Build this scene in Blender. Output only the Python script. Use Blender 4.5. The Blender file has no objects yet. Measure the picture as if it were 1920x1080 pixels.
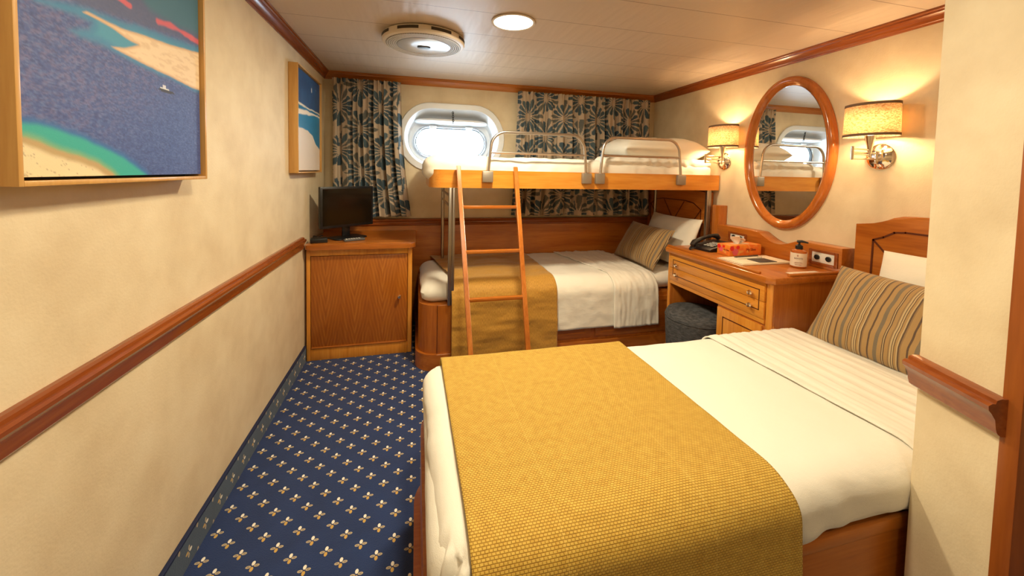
import bpy, bmesh, math, random
import numpy as np
from mathutils import Vector, Matrix, noise
random.seed(7)
SC = bpy.context.scene
COL = SC.collection
PI = math.pi
# ------------------------------------------------------------------ camera
F, CX, CY = 719.13, 960.0, 355.8
YAW, PITCH, ROLL = 0.245714, 0.046621, -0.020854
cd = bpy.data.cameras.new('camera'); cam = bpy.data.objects.new('camera', cd); COL.objects.link(cam)
cd.sensor_width = 36.0; cd.lens = F / 1920 * 36; cd.shift_y = -(540 - CY) / 1920; cd.shift_x = 0
cd.clip_start = 0.02
_f = Vector((math.sin(YAW) * math.cos(PITCH), math.cos(YAW) * math.cos(PITCH), -math.sin(PITCH)))
_r = Vector((math.cos(YAW), -math.sin(YAW), 0)); _d = _f.cross(_r)
_r2 = _r * math.cos(ROLL) + _d * math.sin(ROLL); _d2 = -_r * math.sin(ROLL) + _d * math.cos(ROLL)
M = Matrix((( _r2.x, -_d2.x, -_f.x, .75), (_r2.y, -_d2.y, -_f.y, 0.0), (_r2.z, -_d2.z, -_f.z, 1.36), (0, 0, 0, 1)))
cam.matrix_world = M
SC.camera = cam
# ------------------------------------------------------------------ light and exposure
SC.view_settings.view_transform = 'Standard'; SC.view_settings.look = 'None'
SC.view_settings.exposure = 0.22; SC.view_settings.gamma = 1.0
SC.view_settings.use_curve_mapping = False
W = bpy.data.worlds.new('sky'); SC.world = W; W.use_nodes = True
W.node_tree.nodes['Background'].inputs[0].default_value = (.75, .86, 1, 1)
W.node_tree.nodes['Background'].inputs[1].default_value = 6.0
def lamp(name, kind, loc, energy, color, **kw):
    d = bpy.data.lights.new(name, kind); d.energy = energy; d.color = color
    rot = kw.pop('rot', (0, 0, 0))
    for k, v in kw.items(): setattr(d, k, v)
    o = bpy.data.objects.new(name, d); o.location = loc; o.rotation_euler = rot; COL.objects.link(o); return o
# daylight through the porthole
lamp('daylight', 'AREA', (1.05, 4.25, 1.65), 95, (.72, .85, 1), shape='RECTANGLE', size=2.0, size_y=1.6, rot=(R90 := PI / 2 * -1, 0, 0))
# ceiling downlights (one in view, two out of frame behind and beside the camera)
DL = [(1.25, 2.04, 27), (1.05, .80, 17), (1.05, -.56, 8)]
for x, y, e in DL:
    lamp('downlight_lamp', 'AREA', (x, y, 2.135), e, (1, .86, .60), shape='DISK', size=.19)

# ------------------------------------------------------------------ node helpers
class NT:
    def __init__(s, name):
        s.m = bpy.data.materials.new(name); s.m.use_nodes = True; s.t = s.m.node_tree
        s.b = s.t.nodes['Principled BSDF']; s.out = s.t.nodes['Material Output']
    def n(s, typ, ins=None, **kw):
        o = s.t.nodes.new(typ)
        for k, v in kw.items(): setattr(o, k, v)
        for k, v in (ins or {}).items(): s.set(o.inputs[k], v)
        return o
    def set(s, inp, v):
        if isinstance(v, bpy.types.NodeSocket): s.t.links.new(v, inp)
        elif isinstance(v, bpy.types.Node): s.t.links.new(v.outputs[0], inp)
        else:
            if isinstance(v, (tuple, list)) and len(v) == 3 and inp.type == 'RGBA': v = (*v, 1)
            inp.default_value = v
    def math(s, op, a, b=0.0, c=None):
        o = s.n('ShaderNodeMath', operation=op); s.set(o.inputs[0], a); s.set(o.inputs[1], b)
        if c is not None: s.set(o.inputs[2], c)
        return o.outputs[0]
    def mix(s, f, a, b):
        o = s.n('ShaderNodeMix', data_type='RGBA'); s.set(o.inputs[0], f); s.set(o.inputs[6], a); s.set(o.inputs[7], b)
        return o.outputs[2]
    def coord(s, which='Object', scale=(1, 1, 1)):
        c = s.n('ShaderNodeTexCoord').outputs[which]
        mp = s.n('ShaderNodeMapping'); s.set(mp.inputs['Vector'], c); mp.inputs['Scale'].default_value = scale
        return mp.outputs[0]
    def ramp(s, fac, stops, interp='LINEAR'):
        o = s.n('ShaderNodeValToRGB'); cr = o.color_ramp; cr.interpolation = interp
        while len(cr.elements) < len(stops): cr.elements.new(.5)
        for e, (p, c) in zip(cr.elements, stops): e.position = p; e.color = (*c, 1)
        s.set(o.inputs[0], fac); return o.outputs[0]
    def bump(s, h, strength=.3, dist=.01):
        o = s.n('ShaderNodeBump'); o.inputs['Strength'].default_value = strength; o.inputs['Distance'].default_value = dist
        s.set(o.inputs['Height'], h); s.set(s.b.inputs['Normal'], o.outputs[0])
    def p(s, **kw):
        for k, v in kw.items(): s.set(s.b.inputs[k.replace('_', ' ')], v)
        return s.m

def plain(name, col, rough=.5, metal=0, **kw):
    t = NT(name); t.p(Base_Color=col, Roughness=rough, Metallic=metal, **kw); return t.m

def wood(name, dark, mid, light, axis='x', rough=.28, sc=1.0, arch=0.0):
    t = NT(name)
    k = {'x': (1.2, 16, 16), 'y': (16, 1.2, 16), 'z': (16, 16, 1.2)}[axis]
    v = t.coord('Object', tuple(a * sc for a in k))
    n1 = t.n('ShaderNodeTexNoise', {'Vector': v, 'Scale': 1.0, 'Detail': 6.0, 'Roughness': .6, 'Distortion': .6 + arch})
    v2 = t.coord('Object', tuple(a * sc * 4.5 for a in k))
    n2 = t.n('ShaderNodeTexNoise', {'Vector': v2, 'Scale': 1.6, 'Detail': 3.0})
    f = t.math('MULTIPLY_ADD', n2.outputs[0], .35, t.math('MULTIPLY', n1.outputs[0], .75))
    c = t.ramp(f, [(.32, dark), (.52, mid), (.72, light)])
    t.p(Base_Color=c, Roughness=rough, Coat_Weight=.25, Coat_Roughness=.15)
    t.bump(n2.outputs[0], .05, .002)
    return t.m
CH = ((.31, .078, .008), (.44, .128, .014), (.54, .18, .026))
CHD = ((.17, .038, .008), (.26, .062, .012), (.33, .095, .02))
HN = ((.52, .17, .014), (.66, .25, .028), (.74, .33, .05))
M_WX = wood('cherry wood along x', *CH, axis='x'); M_WY = wood('cherry wood along y', *CH, axis='y'); M_WZ = wood('cherry wood upright', *CH, axis='z')
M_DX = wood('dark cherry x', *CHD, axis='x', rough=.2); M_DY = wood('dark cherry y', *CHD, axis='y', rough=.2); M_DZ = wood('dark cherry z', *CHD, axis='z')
M_LITX = wood('lit cherry x', *HN, axis='x'); M_HY = wood('honey wood y', *HN, axis='y'); M_HZ = wood('honey wood z', *HN, axis='z')
M_FRAME = wood('light oak frame', (.50, .25, .06), (.60, .32, .09), (.68, .39, .12), axis='z', rough=.45)
M_INLAY = plain('dark inlay', (.10, .018, .004), .35)

def cathedral():
    t = NT('veneer with pointed arch grain')
    c = t.n('ShaderNodeTexCoord').outputs['Object']; sp = t.n('ShaderNodeSeparateXYZ', {'Vector': c})
    x = t.math('PINGPONG', t.math('ADD', sp.outputs[0], .225), .095)
    nz = t.n('ShaderNodeTexNoise', {'Vector': c, 'Scale': 6.0, 'Detail': 3.0})
    u = t.math('MULTIPLY_ADD', nz.outputs[0], .034, t.math('SUBTRACT', t.math('MULTIPLY', sp.outputs[2], .20), t.math('MULTIPLY', x, 1.0)))
    w = t.math('POWER', t.math('ABSOLUTE', t.math('SINE', t.math('MULTIPLY', u, 150.0))), 3.0)
    v2 = t.coord('Object', (90, 90, 5)); n2 = t.n('ShaderNodeTexNoise', {'Vector': v2, 'Scale': 1.0, 'Detail': 4.0})
    f = t.math('MULTIPLY_ADD', t.math('MULTIPLY', w, t.math('SUBTRACT', 1.1, t.math('MULTIPLY', x, 6.0))), .24, t.math('MULTIPLY_ADD', n2.outputs[0], .55, .10))
    t.p(Base_Color=t.ramp(f, [(.2, (.28, .070, .006)), (.5, (.40, .118, .010)), (.8, (.52, .19, .025))]), Roughness=.3, Coat_Weight=.2)
    return t.m
M_CATH = cathedral()

def wallpaper():
    t = NT('mottled cream wallpaper')
    c = t.n('ShaderNodeTexCoord').outputs['Object']
    a = t.n('ShaderNodeTexNoise', {'Vector': c, 'Scale': 5.0, 'Detail': 5.0, 'Roughness': .55})
    b = t.n('ShaderNodeTexNoise', {'Vector': c, 'Scale': 140.0, 'Detail': 2.0})
    col = t.ramp(a.outputs[0], [(.3, (.66, .53, .34)), (.55, (.75, .625, .42)), (.75, (.80, .685, .48))])
    t.p(Base_Color=col, Roughness=.62); t.bump(b.outputs[0], .25, .002); return t.m
M_WALL = wallpaper()

def ceiling_mat():
    t = NT('glossy white ceiling panels')
    c = t.n('ShaderNodeTexCoord').outputs['Object']; sp = t.n('ShaderNodeSeparateXYZ', {'Vector': c})
    m = t.math('FRACT', t.math('DIVIDE', t.math('ADD', sp.outputs[1], .28 + .32 * 10), .32))
    line = t.math('LESS_THAN', m, .011)
    nz = t.n('ShaderNodeTexNoise', {'Vector': t.coord('Object', (7, 1.2, 1)), 'Scale': 2.0, 'Detail': 2.0})
    t.p(Base_Color=t.mix(line, (.62, .50, .385), (.20, .11, .07)), Roughness=.42, Specular_IOR_Level=.6)
    t.bump(nz.outputs[0], .25, .02); return t.m
M_CEIL = ceiling_mat()

def carpet(name, base, vert=False):
    t = NT(name)
    c = t.n('ShaderNodeTexCoord').outputs['Object']; sp = t.n('ShaderNodeSeparateXYZ', {'Vector': c})
    X = sp.outputs[2] if vert else sp.outputs[0]; Y = sp.outputs[1]
    def cell(ox, oy):
        px, py = .1155, .107
        u = t.math('SUBTRACT', t.math('MODULO', t.math('ADD', X, 11.55 - ox + px / 2), px), px / 2)
        v = t.math('SUBTRACT', t.math('MODULO', t.math('ADD', Y, 10.7 - oy + py / 2), py), py / 2)
        return u, v
    def petal(u, v, cx, cy, rx, ry):
        rx, ry = rx * .9, ry * .9
        a = t.math('DIVIDE', t.math('SUBTRACT', u, cx), rx); b = t.math('DIVIDE', t.math('SUBTRACT', v, cy), ry)
        return t.math('LESS_THAN', t.math('ADD', t.math('MULTIPLY', a, a), t.math('MULTIPLY', b, b)), 1.0)
    def layer(u, v):
        top = petal(u, v, 0, .0105, .0062, .0092); bot = petal(u, v, 0, -.0105, .0062, .0092)
        L = petal(u, v, -.0125, -.001, .0095, .0055); R_ = petal(u, v, .0125, .001, .0095, .0055)
        Li = petal(u, v, -.0125, -.001, .0055, .0022); Ri = petal(u, v, .0125, .001, .0055, .0022)
        side = t.math('SUBTRACT', t.math('MAXIMUM', L, R_), t.math('MULTIPLY', t.math('MAXIMUM', Li, Ri), .55))
        return top, bot, side
    nz = t.n('ShaderNodeTexNoise', {'Vector': c, 'Scale': 260.0, 'Detail': 2.0})
    n3 = t.n('ShaderNodeTexNoise', {'Vector': c, 'Scale': 9.0, 'Detail': 3.0})
    col = t.mix(n3.outputs[0], tuple(a * .75 for a in base), tuple(min(1, a * 1.25) for a in base))
    for o in ((.048, .045), (.048 + .05775, .045 + .0535)):
        a, b, s = layer(*cell(o[0], 2.86 % .107 - .045 + o[1]))
        col = t.mix(s, col, (.50, .40, .24)); col = t.mix(b, col, (.58, .36, .09)); col = t.mix(a, col, (.85, .80, .68))
    t.p(Base_Color=col, Roughness=.95, Sheen_Weight=.15); t.bump(nz.outputs[0], .5, .004); return t.m
M_CARPET = carpet('navy flowered carpet', (.010, .030, .115))
M_BASE = carpet('carpet skirting', (.018, .05, .105), vert=True)

def cloth_mat(name, col, rough=.85, bscale=500, bstr=.15, sheen=.2, tr=0):
    t = NT(name)
    c = t.n('ShaderNodeTexCoord').outputs['Object']
    a = t.n('ShaderNodeTexNoise', {'Vector': c, 'Scale': float(bscale), 'Detail': 2.0})
    b = t.n('ShaderNodeTexNoise', {'Vector': t.coord('Object', (1, 1, 2.2)), 'Scale': 9.0, 'Detail': 3.0})
    t.p(Base_Color=col, Roughness=rough, Sheen_Weight=sheen)
    h = t.math('MULTIPLY_ADD', b.outputs[0], 3.0, t.math('MULTIPLY', a.outputs[0], .35))
    t.bump(h, bstr, .01); return t.m
M_SHEET = cloth_mat('white cotton', (.83, .80, .71)); M_PILLOW = cloth_mat('pillow cotton', (.84, .80, .70))

def runner_weave():
    t = NT('mustard waffle weave')
    uv = t.n('ShaderNodeUVMap').outputs[0]
    br = t.n('ShaderNodeTexBrick', {'Vector': uv, 'Color1': (1, 1, 1, 1), 'Color2': (.75, .75, .75, 1), 'Mortar': (0, 0, 0, 1), 'Scale': 1.0,
              'Mortar Size': .0013, 'Mortar Smooth': .8, 'Brick Width': .0088, 'Row Height': .0060})
    sp = t.n('ShaderNodeSeparateXYZ', {'Vector': uv})
    nz = t.n('ShaderNodeTexNoise', {'Vector': uv, 'Scale': 40.0, 'Detail': 4.0})
    f = t.math('MULTIPLY_ADD', nz.outputs[0], .5, t.math('MULTIPLY', br.outputs[0], .55))
    col = t.ramp(f, [(.10, (.31, .145, .010)), (.45, (.50, .28, .026)), (.85, (.66, .43, .075))])
    def crease(x0):
        d = t.math('ABSOLUTE', t.math('SUBTRACT', sp.outputs[0], x0)); return t.math('LESS_THAN', d, .0012)
    col = t.mix(t.math('MULTIPLY', t.math('MAXIMUM', crease(.20), crease(.56)), .45), col, (.72, .47, .10))
    t.p(Base_Color=col, Roughness=.8, Sheen_Weight=.3, Sheen_Tint=(1, .8, .3, 1)); t.bump(br.outputs[0], .7, .003); return t.m
def runner_smooth():
    t = NT('mustard linen')
    uv = t.n('ShaderNodeUVMap').outputs[0]
    mp = t.n('ShaderNodeMapping', {'Vector': uv}); mp.inputs['Scale'].default_value = (260, 60, 1)
    a = t.n('ShaderNodeTexNoise', {'Vector': mp.outputs[0], 'Scale': 1.0, 'Detail': 3.0})
    t.p(Base_Color=t.ramp(a.outputs[0], [(.3, (.36, .165, .012)), (.7, (.56, .29, .032))]), Roughness=.7, Sheen_Weight=.3)
    t.bump(a.outputs[0], .25, .002); return t.m
M_RUN = runner_weave(); M_RUN2 = runner_smooth()

def stripes():
    t = NT('striped pillow fabric')
    uv = t.n('ShaderNodeUVMap').outputs[0]; sp = t.n('ShaderNodeSeparateXYZ', {'Vector': uv})
    u = t.math('FRACT', t.math('MULTIPLY', sp.outputs[0], 1 / .135))
    T = (.36, .21, .070); B = (.040, .012, .010); G = (.13, .105, .075); L = (.50, .37, .19); D = (.22, .125, .05)
    col = t.ramp(u, [(0, T), (.07, B), (.115, T), (.24, G), (.34, T), (.45, B), (.475, L), (.50, B), (.525, T), (.62, D), (.66, L), (.70, B),
                     (.72, L), (.755, B), (.775, T), (.83, L), (.86, B), (.90, D), (.93, T)], 'CONSTANT')
    nz = t.n('ShaderNodeTexNoise', {'Vector': uv, 'Scale': 500.0, 'Detail': 2.0})
    col = t.mix(t.math('MULTIPLY', nz.outputs[0], .25), col, (.5, .36, .18))
    t.p(Base_Color=col, Roughness=.75, Sheen_Weight=.2); t.bump(nz.outputs[0], .3, .002); return t.m
M_STRIPE = stripes()

def vcol(name, rough=.8, bump=0, tr=0.0, spec=.3):
    t = NT(name); a = t.n('ShaderNodeVertexColor', layer_name='Col')
    t.p(Base_Color=a.outputs[0], Roughness=rough, Specular_IOR_Level=spec)
    if bump:
        n = t.n('ShaderNodeTexNoise', {'Vector': t.n('ShaderNodeTexCoord').outputs['Object'], 'Scale': float(bump), 'Detail': 2.0}); t.bump(n.outputs[0], .3, .002)
    if tr:
        x = t.n('ShaderNodeBsdfTranslucent', {'Color': a.outputs[0]}); mx = t.n('ShaderNodeMixShader', {0: tr, 1: t.b.outputs[0], 2: x.outputs[0]})
        t.t.links.new(mx.outputs[0], t.out.inputs[0])
    return t.m
M_CURT = vcol('floral curtain fabric', .85, 600, .12); M_CANVAS = vcol('printed canvas', .42, 900, 0, .5)
M_CHROME = plain('brushed steel', (.55, .50, .45), .28, 1); M_BRASS = plain('polished chrome with warm tint', (.85, .74, .62), .08, 1)
M_CLAMP = plain('satin steel clamp', (.36, .32, .27), .45, .7)
M_STEELD = plain('satin steel post', (.42, .38, .33), .35, 1)
M_BLACK = plain('black plastic', (.008, .008, .009), .35); M_SCREEN = plain('tv screen', (.003, .004, .003), .12)
M_WHITE = plain('white enamel', (.80, .82, .84), .35); M_PLAST = plain('white plastic', (.78, .74, .68), .4)
M_CREAM = plain('cream plastic', (.72, .62, .49), .35); M_SLOT = plain('dark slot', (.05, .035, .02), .6)
M_MIRROR = plain('mirror glass', (.92, .92, .9), .0, 1)
M_DARKR = plain('black rubber', (.012, .012, .012), .6)
def glass():
    t = NT('porthole glass'); tr = t.n('ShaderNodeBsdfTransparent', {'Color': (.93, .97, .97)}); gl = t.n('ShaderNodeBsdfGlossy', {'Roughness': .02})
    fr = t.n('ShaderNodeFresnel', {'IOR': 1.45}); bf = t.n('ShaderNodeNewGeometry'); ff = t.math('MULTIPLY', fr.outputs[0], t.math('SUBTRACT', 1.0, bf.outputs['Backfacing'])); mx = t.n('ShaderNodeMixShader', {0: ff, 1: tr.outputs[0], 2: gl.outputs[0]})
    t.t.links.new(mx.outputs[0], t.out.inputs[0]); return t.m
M_GLASS = glass()
def shade_mat():
    t = NT('linen lampshade'); c = t.n('ShaderNodeTexCoord').outputs['Object']
    n1 = t.n('ShaderNodeTexNoise', {'Vector': t.coord('Object', (1, 1, 2.5)), 'Scale': 110.0, 'Detail': 3.0})
    col = t.ramp(n1.outputs[0], [(.38, (.60, .38, .20)), (.6, (.90, .76, .54))])
    t.p(Base_Color=col, Roughness=.9)
    x = t.n('ShaderNodeBsdfTranslucent', {'Color': col}); mx = t.n('ShaderNodeMixShader', {0: .40, 1: t.b.outputs[0], 2: x.outputs[0]})
    t.t.links.new(mx.outputs[0], t.out.inputs[0]); return t.m
M_SHADE = shade_mat(); M_TRIM = plain('taupe shade trim', (.20, .12, .07), .8)
def emis(name, col, s):
    t = NT(name); t.p(Base_Color=(1, 1, 1), Emission_Color=col, Emission_Strength=s); return t.m
M_LIGHT = emis('lit diffuser', (1, .93, .8), 3.0); M_BULB = emis('lit bulb', (1, .85, .6), 12.0)
def stool_mat():
    t = NT('charcoal tweed'); n1 = t.n('ShaderNodeTexNoise', {'Vector': t.coord('Object', (40, 40, 160)), 'Scale': 1.0, 'Detail': 3.0})
    t.p(Base_Color=t.ramp(n1.outputs[0], [(.3, (.028, .030, .034)), (.7, (.10, .10, .105))]), Roughness=.9); t.bump(n1.outputs[0], .4, .003); return t.m
M_STOOL = stool_mat()

# ------------------------------------------------------------------ object helpers
def root_loc(p):
    while p.parent: p = p.parent
    return p.location
def thing(name, label, cat, loc=(0, 0, 0), group=None):
    o = bpy.data.objects.new(name, None); o.empty_display_size = .05; COL.objects.link(o); o.location = loc
    o['label'] = label; o['category'] = cat
    if group: o['group'] = group
    return o
def tag(o, label, cat, group=None):
    o['label'] = label; o['category'] = cat
    if group: o['group'] = group
    return o
def link(name, me, mat, parent=None, smooth=40, origin=None, label=None):
    if mat: me.materials.append(mat)
    o = bpy.data.objects.new(name, me); COL.objects.link(o)
    if parent:
        L = Vector(root_loc(parent)); me.transform(Matrix.Translation(-L)); o.parent = parent
    elif origin is not None:
        me.transform(Matrix.Translation(-Vector(origin))); o.location = origin
    if smooth:
        me.set_sharp_from_angle(angle=math.radians(smooth)) if hasattr(me, 'set_sharp_from_angle') else None
        for p in me.polygons: p.use_smooth = True
    if label: o['label'] = label
    return o
def ob(name, bm, mat, parent=None, smooth=35, origin=None, label=None):
    bmesh.ops.recalc_face_normals(bm, faces=bm.faces[:])
    me = bpy.data.meshes.new(name); bm.to_mesh(me); bm.free()
    return link(name, me, mat, parent, smooth, origin, label)
def struct(name, bm, mat, smooth=30):
    o = ob(name, bm, mat, None, smooth); o['kind'] = 'structure'; return o
def B(): return bmesh.new()
def box(bm, x0, x1, y0, y1, z0, z1, bev=0.0, seg=2, mtx=None):
    t = bmesh.new(); bmesh.ops.create_cube(t, size=1)
    for v in t.verts: v.co = Vector(((x0 + x1) / 2 + v.co.x * (x1 - x0), (y0 + y1) / 2 + v.co.y * (y1 - y0), (z0 + z1) / 2 + v.co.z * (z1 - z0)))
    if bev: bmesh.ops.bevel(t, geom=t.edges[:], offset=bev, segments=seg, profile=.5, affect='EDGES')
    if mtx: t.transform(mtx)
    add(bm, t); return bm
def add(bm, t):
    me = bpy.data.meshes.new('tmp'); t.to_mesh(me); t.free(); bm.from_mesh(me); bpy.data.meshes.remove(me)
def prism(bm, pts, axis, a, b, bev=0.0):
    t = bmesh.new()
    def mk(p, c): return {'x': (c, p[0], p[1]), 'y': (p[0], c, p[1]), 'z': (p[0], p[1], c)}[axis]
    v0 = [t.verts.new(mk(p, a)) for p in pts]; v1 = [t.verts.new(mk(p, b)) for p in pts]
    n = len(pts)
    for i in range(n): t.faces.new((v0[i], v0[(i + 1) % n], v1[(i + 1) % n], v1[i]))
    c0 = t.faces.new(v0); c1 = t.faces.new(v1)
    if bev:
        es = list(set(c0.edges[:] + c1.edges[:])); bmesh.ops.bevel(t, geom=es, offset=bev, segments=2, profile=.5, affect='EDGES')
    add(bm, t); return bm
def tube(bm, pts, r, n=10, closed=False, caps=True):
    pts = [Vector(p) for p in pts]; N = len(pts); rings = []
    up = None
    for i, p in enumerate(pts):
        a = pts[(i - 1) % N] if (closed or i > 0) else p; b = pts[(i + 1) % N] if (closed or i < N - 1) else p
        d = (b - a).normalized()
        if up is None:
            up = Vector((0, 0, 1)) if abs(d.z) < .9 else Vector((1, 0, 0))
        s = d.cross(up).normalized(); up = s.cross(d).normalized()
        rr = r[i] if isinstance(r, (list, tuple)) else r
        rings.append([bm.verts.new(p + s * math.cos(2 * PI * k / n) * rr + up * math.sin(2 * PI * k / n) * rr) for k in range(n)])
    for i in range(N if closed else N - 1):
        A, C_ = rings[i], rings[(i + 1) % N]
        for k in range(n): bm.faces.new((A[k], A[(k + 1) % n], C_[(k + 1) % n], C_[k]))
    if caps and not closed: bm.faces.new(rings[0]); bm.faces.new(rings[-1][::-1])
    return bm
def lathe(bm, prof, c, axis='z', n=32, sx=1, sy=1):
    rings = []
    for r, h in prof:
        ring = []
        for k in range(n):
            a = 2 * PI * k / n; u, v = r * math.cos(a) * sx, r * math.sin(a) * sy
            q = {'z': (u, v, h), 'x': (h, u, v), 'y': (u, h, v)}[axis]
            ring.append(bm.verts.new(Vector(c) + Vector(q)))
        rings.append(ring)
    for i in range(len(rings) - 1):
        for k in range(n): bm.faces.new((rings[i][k], rings[i][(k + 1) % n], rings[i + 1][(k + 1) % n], rings[i + 1][k]))
    if prof[0][0] > 1e-6: bm.faces.new(rings[0])
    if prof[-1][0] > 1e-6: bm.faces.new(rings[-1][::-1])
    bmesh.ops.remove_doubles(bm, verts=bm.verts[:], dist=1e-6)
    return bm
def arc(cx, cy, r, a0, a1, n=8): return [(cx + r * math.cos(math.radians(a0 + (a1 - a0) * i / n)), cy + r * math.sin(math.radians(a0 + (a1 - a0) * i / n))) for i in range(n + 1)]
def rrect(x0, x1, y0, y1, radii, n=8):
    """plan outline, radii for corners (x0y0, x1y0, x1y1, x0y1)"""
    a, b, c, d = radii; P = []
    P += arc(x0 + a, y0 + a, a, 180, 270, n) if a else [(x0, y0)]
    P += arc(x1 - b, y0 + b, b, 270, 360, n) if b else [(x1, y0)]
    P += arc(x1 - c, y1 - c, c, 0, 90, n) if c else [(x1, y1)]
    P += arc(x0 + d, y1 - d, d, 90, 180, n) if d else [(x0, y1)]
    return P
def stad(cx, cz, hw, hh, n=20, flat=None):
    r = hh; P = []
    e = flat if flat is not None else hw - r
    P += [(cx + e + (hw - e) * math.cos(math.radians(a)), cz + r * math.sin(math.radians(a))) for a in [-90 + 180 * i / n for i in range(n + 1)]]
    P += [(cx - e + (hw - e) * math.cos(math.radians(a)), cz + r * math.sin(math.radians(a))) for a in [90 + 180 * i / n for i in range(n + 1)]]
    return P
def softbox(x0, x1, y0, y1, z0, z1, R, res=.02, amp=.003, fs=6, seed=0, fn=None):
    """rounded, slightly lumpy block: R = (rx, ry, rz)"""
    bm = bmesh.new(); nx, ny, nz = [max(2, int((b - a) / res)) for a, b in ((x0, x1), (y0, y1), (z0, z1))]
    cache = {}
    def gv(i, j, k):
        key = (i, j, k)
        if key not in cache:
            p = Vector((x0 + (x1 - x0) * i / nx, y0 + (y1 - y0) * j / ny, z0 + (z1 - z0) * k / nz))
            q = Vector((min(max(p.x, x0 + R[0]), x1 - R[0]), min(max(p.y, y0 + R[1]), y1 - R[1]), min(max(p.z, z0 + R[2]), z1 - R[2])))
            d = Vector(((p.x - q.x) / R[0], (p.y - q.y) / R[1], (p.z - q.z) / R[2]))
            if d.length > 0:
                d.normalize(); p = q + Vector((d.x * R[0], d.y * R[1], d.z * R[2])); nrm = d
            else: nrm = Vector((0, 0, 1))
            w = noise.noise(p * fs + Vector((seed, 3, 1))) + .5 * noise.noise(p * fs * 2.7 + Vector((seed, 9, 4)))
            p = p + nrm * w * amp
            if fn: p = fn(p, nrm)
            cache[key] = bm.verts.new(p)
        return cache[key]
    def face(f, a, b):
        for i in range(a):
            for j in range(b): bm.faces.new((f(i, j), f(i + 1, j), f(i + 1, j + 1), f(i, j + 1)))
    for k in (0, nz): face(lambda i, j: gv(i, j, k), nx, ny)
    for j0 in (0, ny): face(lambda i, k: gv(i, j0, k), nx, nz)
    for i0 in (0, nx): face(lambda j, k: gv(i0, j, k), ny, nz)
    return bm
def gridmesh(name, P, UV=None, colr=None):
    """P: (m, n, 3) numpy array"""
    m, n = P.shape[:2]; me = bpy.data.meshes.new(name)
    idx = np.arange(m * n).reshape(m, n)
    f = np.stack([idx[:-1, :-1], idx[1:, :-1], idx[1:, 1:], idx[:-1, 1:]], -1).reshape(-1, 4)
    me.from_pydata(P.reshape(-1, 3).tolist(), [], f.tolist())
    if UV is not None:
        uvl = me.uv_layers.new(name='UVMap'); fl = f.reshape(-1); uvl.data.foreach_set('uv', UV.reshape(-1, 2)[fl].astype(np.float32).ravel())
    if colr is not None:
        ca = me.color_attributes.new('Col', 'FLOAT_COLOR', 'POINT')
        c4 = np.ones((m * n, 4), np.float32); c4[:, :3] = colr.reshape(-1, 3); ca.data.foreach_set('color', c4.ravel())
    me.update(); return me
def solid(o, t, off=-1):
    md = o.modifiers.new('thickness', 'SOLIDIFY'); md.thickness = t; md.offset = off; return o
def drape(name, x0, x1, path, mat, parent=None, amp=.004, fs=7, seed=0, nx=90, step=.012, edge=None, uvs=1, thick=.005, origin=None, stretch=(1, 1, 1), rip=None):
    """a cloth laid along a (y, z) path, x0..x1 wide; xfun shears the edges"""
    pth = [Vector((p[0], p[1], 0)) for p in path]; L = [0]
    for a, b in zip(pth, pth[1:]): L.append(L[-1] + (b - a).length)
    ns = max(4, int(L[-1] / step)); pts = []; nr = []
    for i in range(ns + 1):
        s = L[-1] * i / ns; k = max(j for j in range(len(L)) if L[j] <= s + 1e-9); k = min(k, len(pth) - 2)
        t = (s - L[k]) / (L[k + 1] - L[k]); p = pth[k].lerp(pth[k + 1], t); d = (pth[k + 1] - pth[k]).normalized()
        pts.append((p.x, p.y, s)); nr.append((-d.y, d.x))
    P = np.zeros((nx + 1, ns + 1, 3)); UV = np.zeros((nx + 1, ns + 1, 2))
    for i in range(nx + 1):
        for j in range(ns + 1):
            y, z, s = pts[j]; a0, a1 = (x0, x1) if edge is None else edge(s / L[-1], x0, x1)
            x = a0 + (a1 - a0) * i / nx
            q = Vector((x * stretch[0], y * stretch[1], z * stretch[2]))
            w = noise.noise(q * fs + Vector((seed, 0, 0))) + .5 * noise.noise(q * fs * 2.6 + Vector((seed, 5, 0)))
            w = w * amp
            if rip: w += rip[0] * (math.sin(2 * PI * (x + .01 * noise.noise(q * 3)) / rip[1]) + .5 * math.sin(2 * PI * x / rip[1] * 2.3 + 1)) * min(1, i / 6)
            P[i, j] = (x, y + nr[j][0] * w, z + nr[j][1] * w); UV[i, j] = ((x - x0) * uvs, s * uvs)
    me = gridmesh(name, P, UV); o = link(name, me, mat, parent, 80, origin); solid(o, thick, 1); return o
def smoothpath(pts, r=.04, n=6):
    """round the corners of a 2D path"""
    out = [pts[0]]
    for a, b, c in zip(pts, pts[1:], pts[2:]):
        A, B_, C_ = Vector(a), Vector(b), Vector(c)
        d1 = (A - B_); d2 = (C_ - B_); q = min(r, d1.length * .45, d2.length * .45)
        p1 = B_ + d1.normalized() * q; p2 = B_ + d2.normalized() * q
        for i in range(n + 1):
            t = i / n; out.append(tuple(p1 * (1 - t) ** 2 + B_ * 2 * t * (1 - t) + p2 * t * t))
    out.append(pts[-1]); return out
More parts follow.
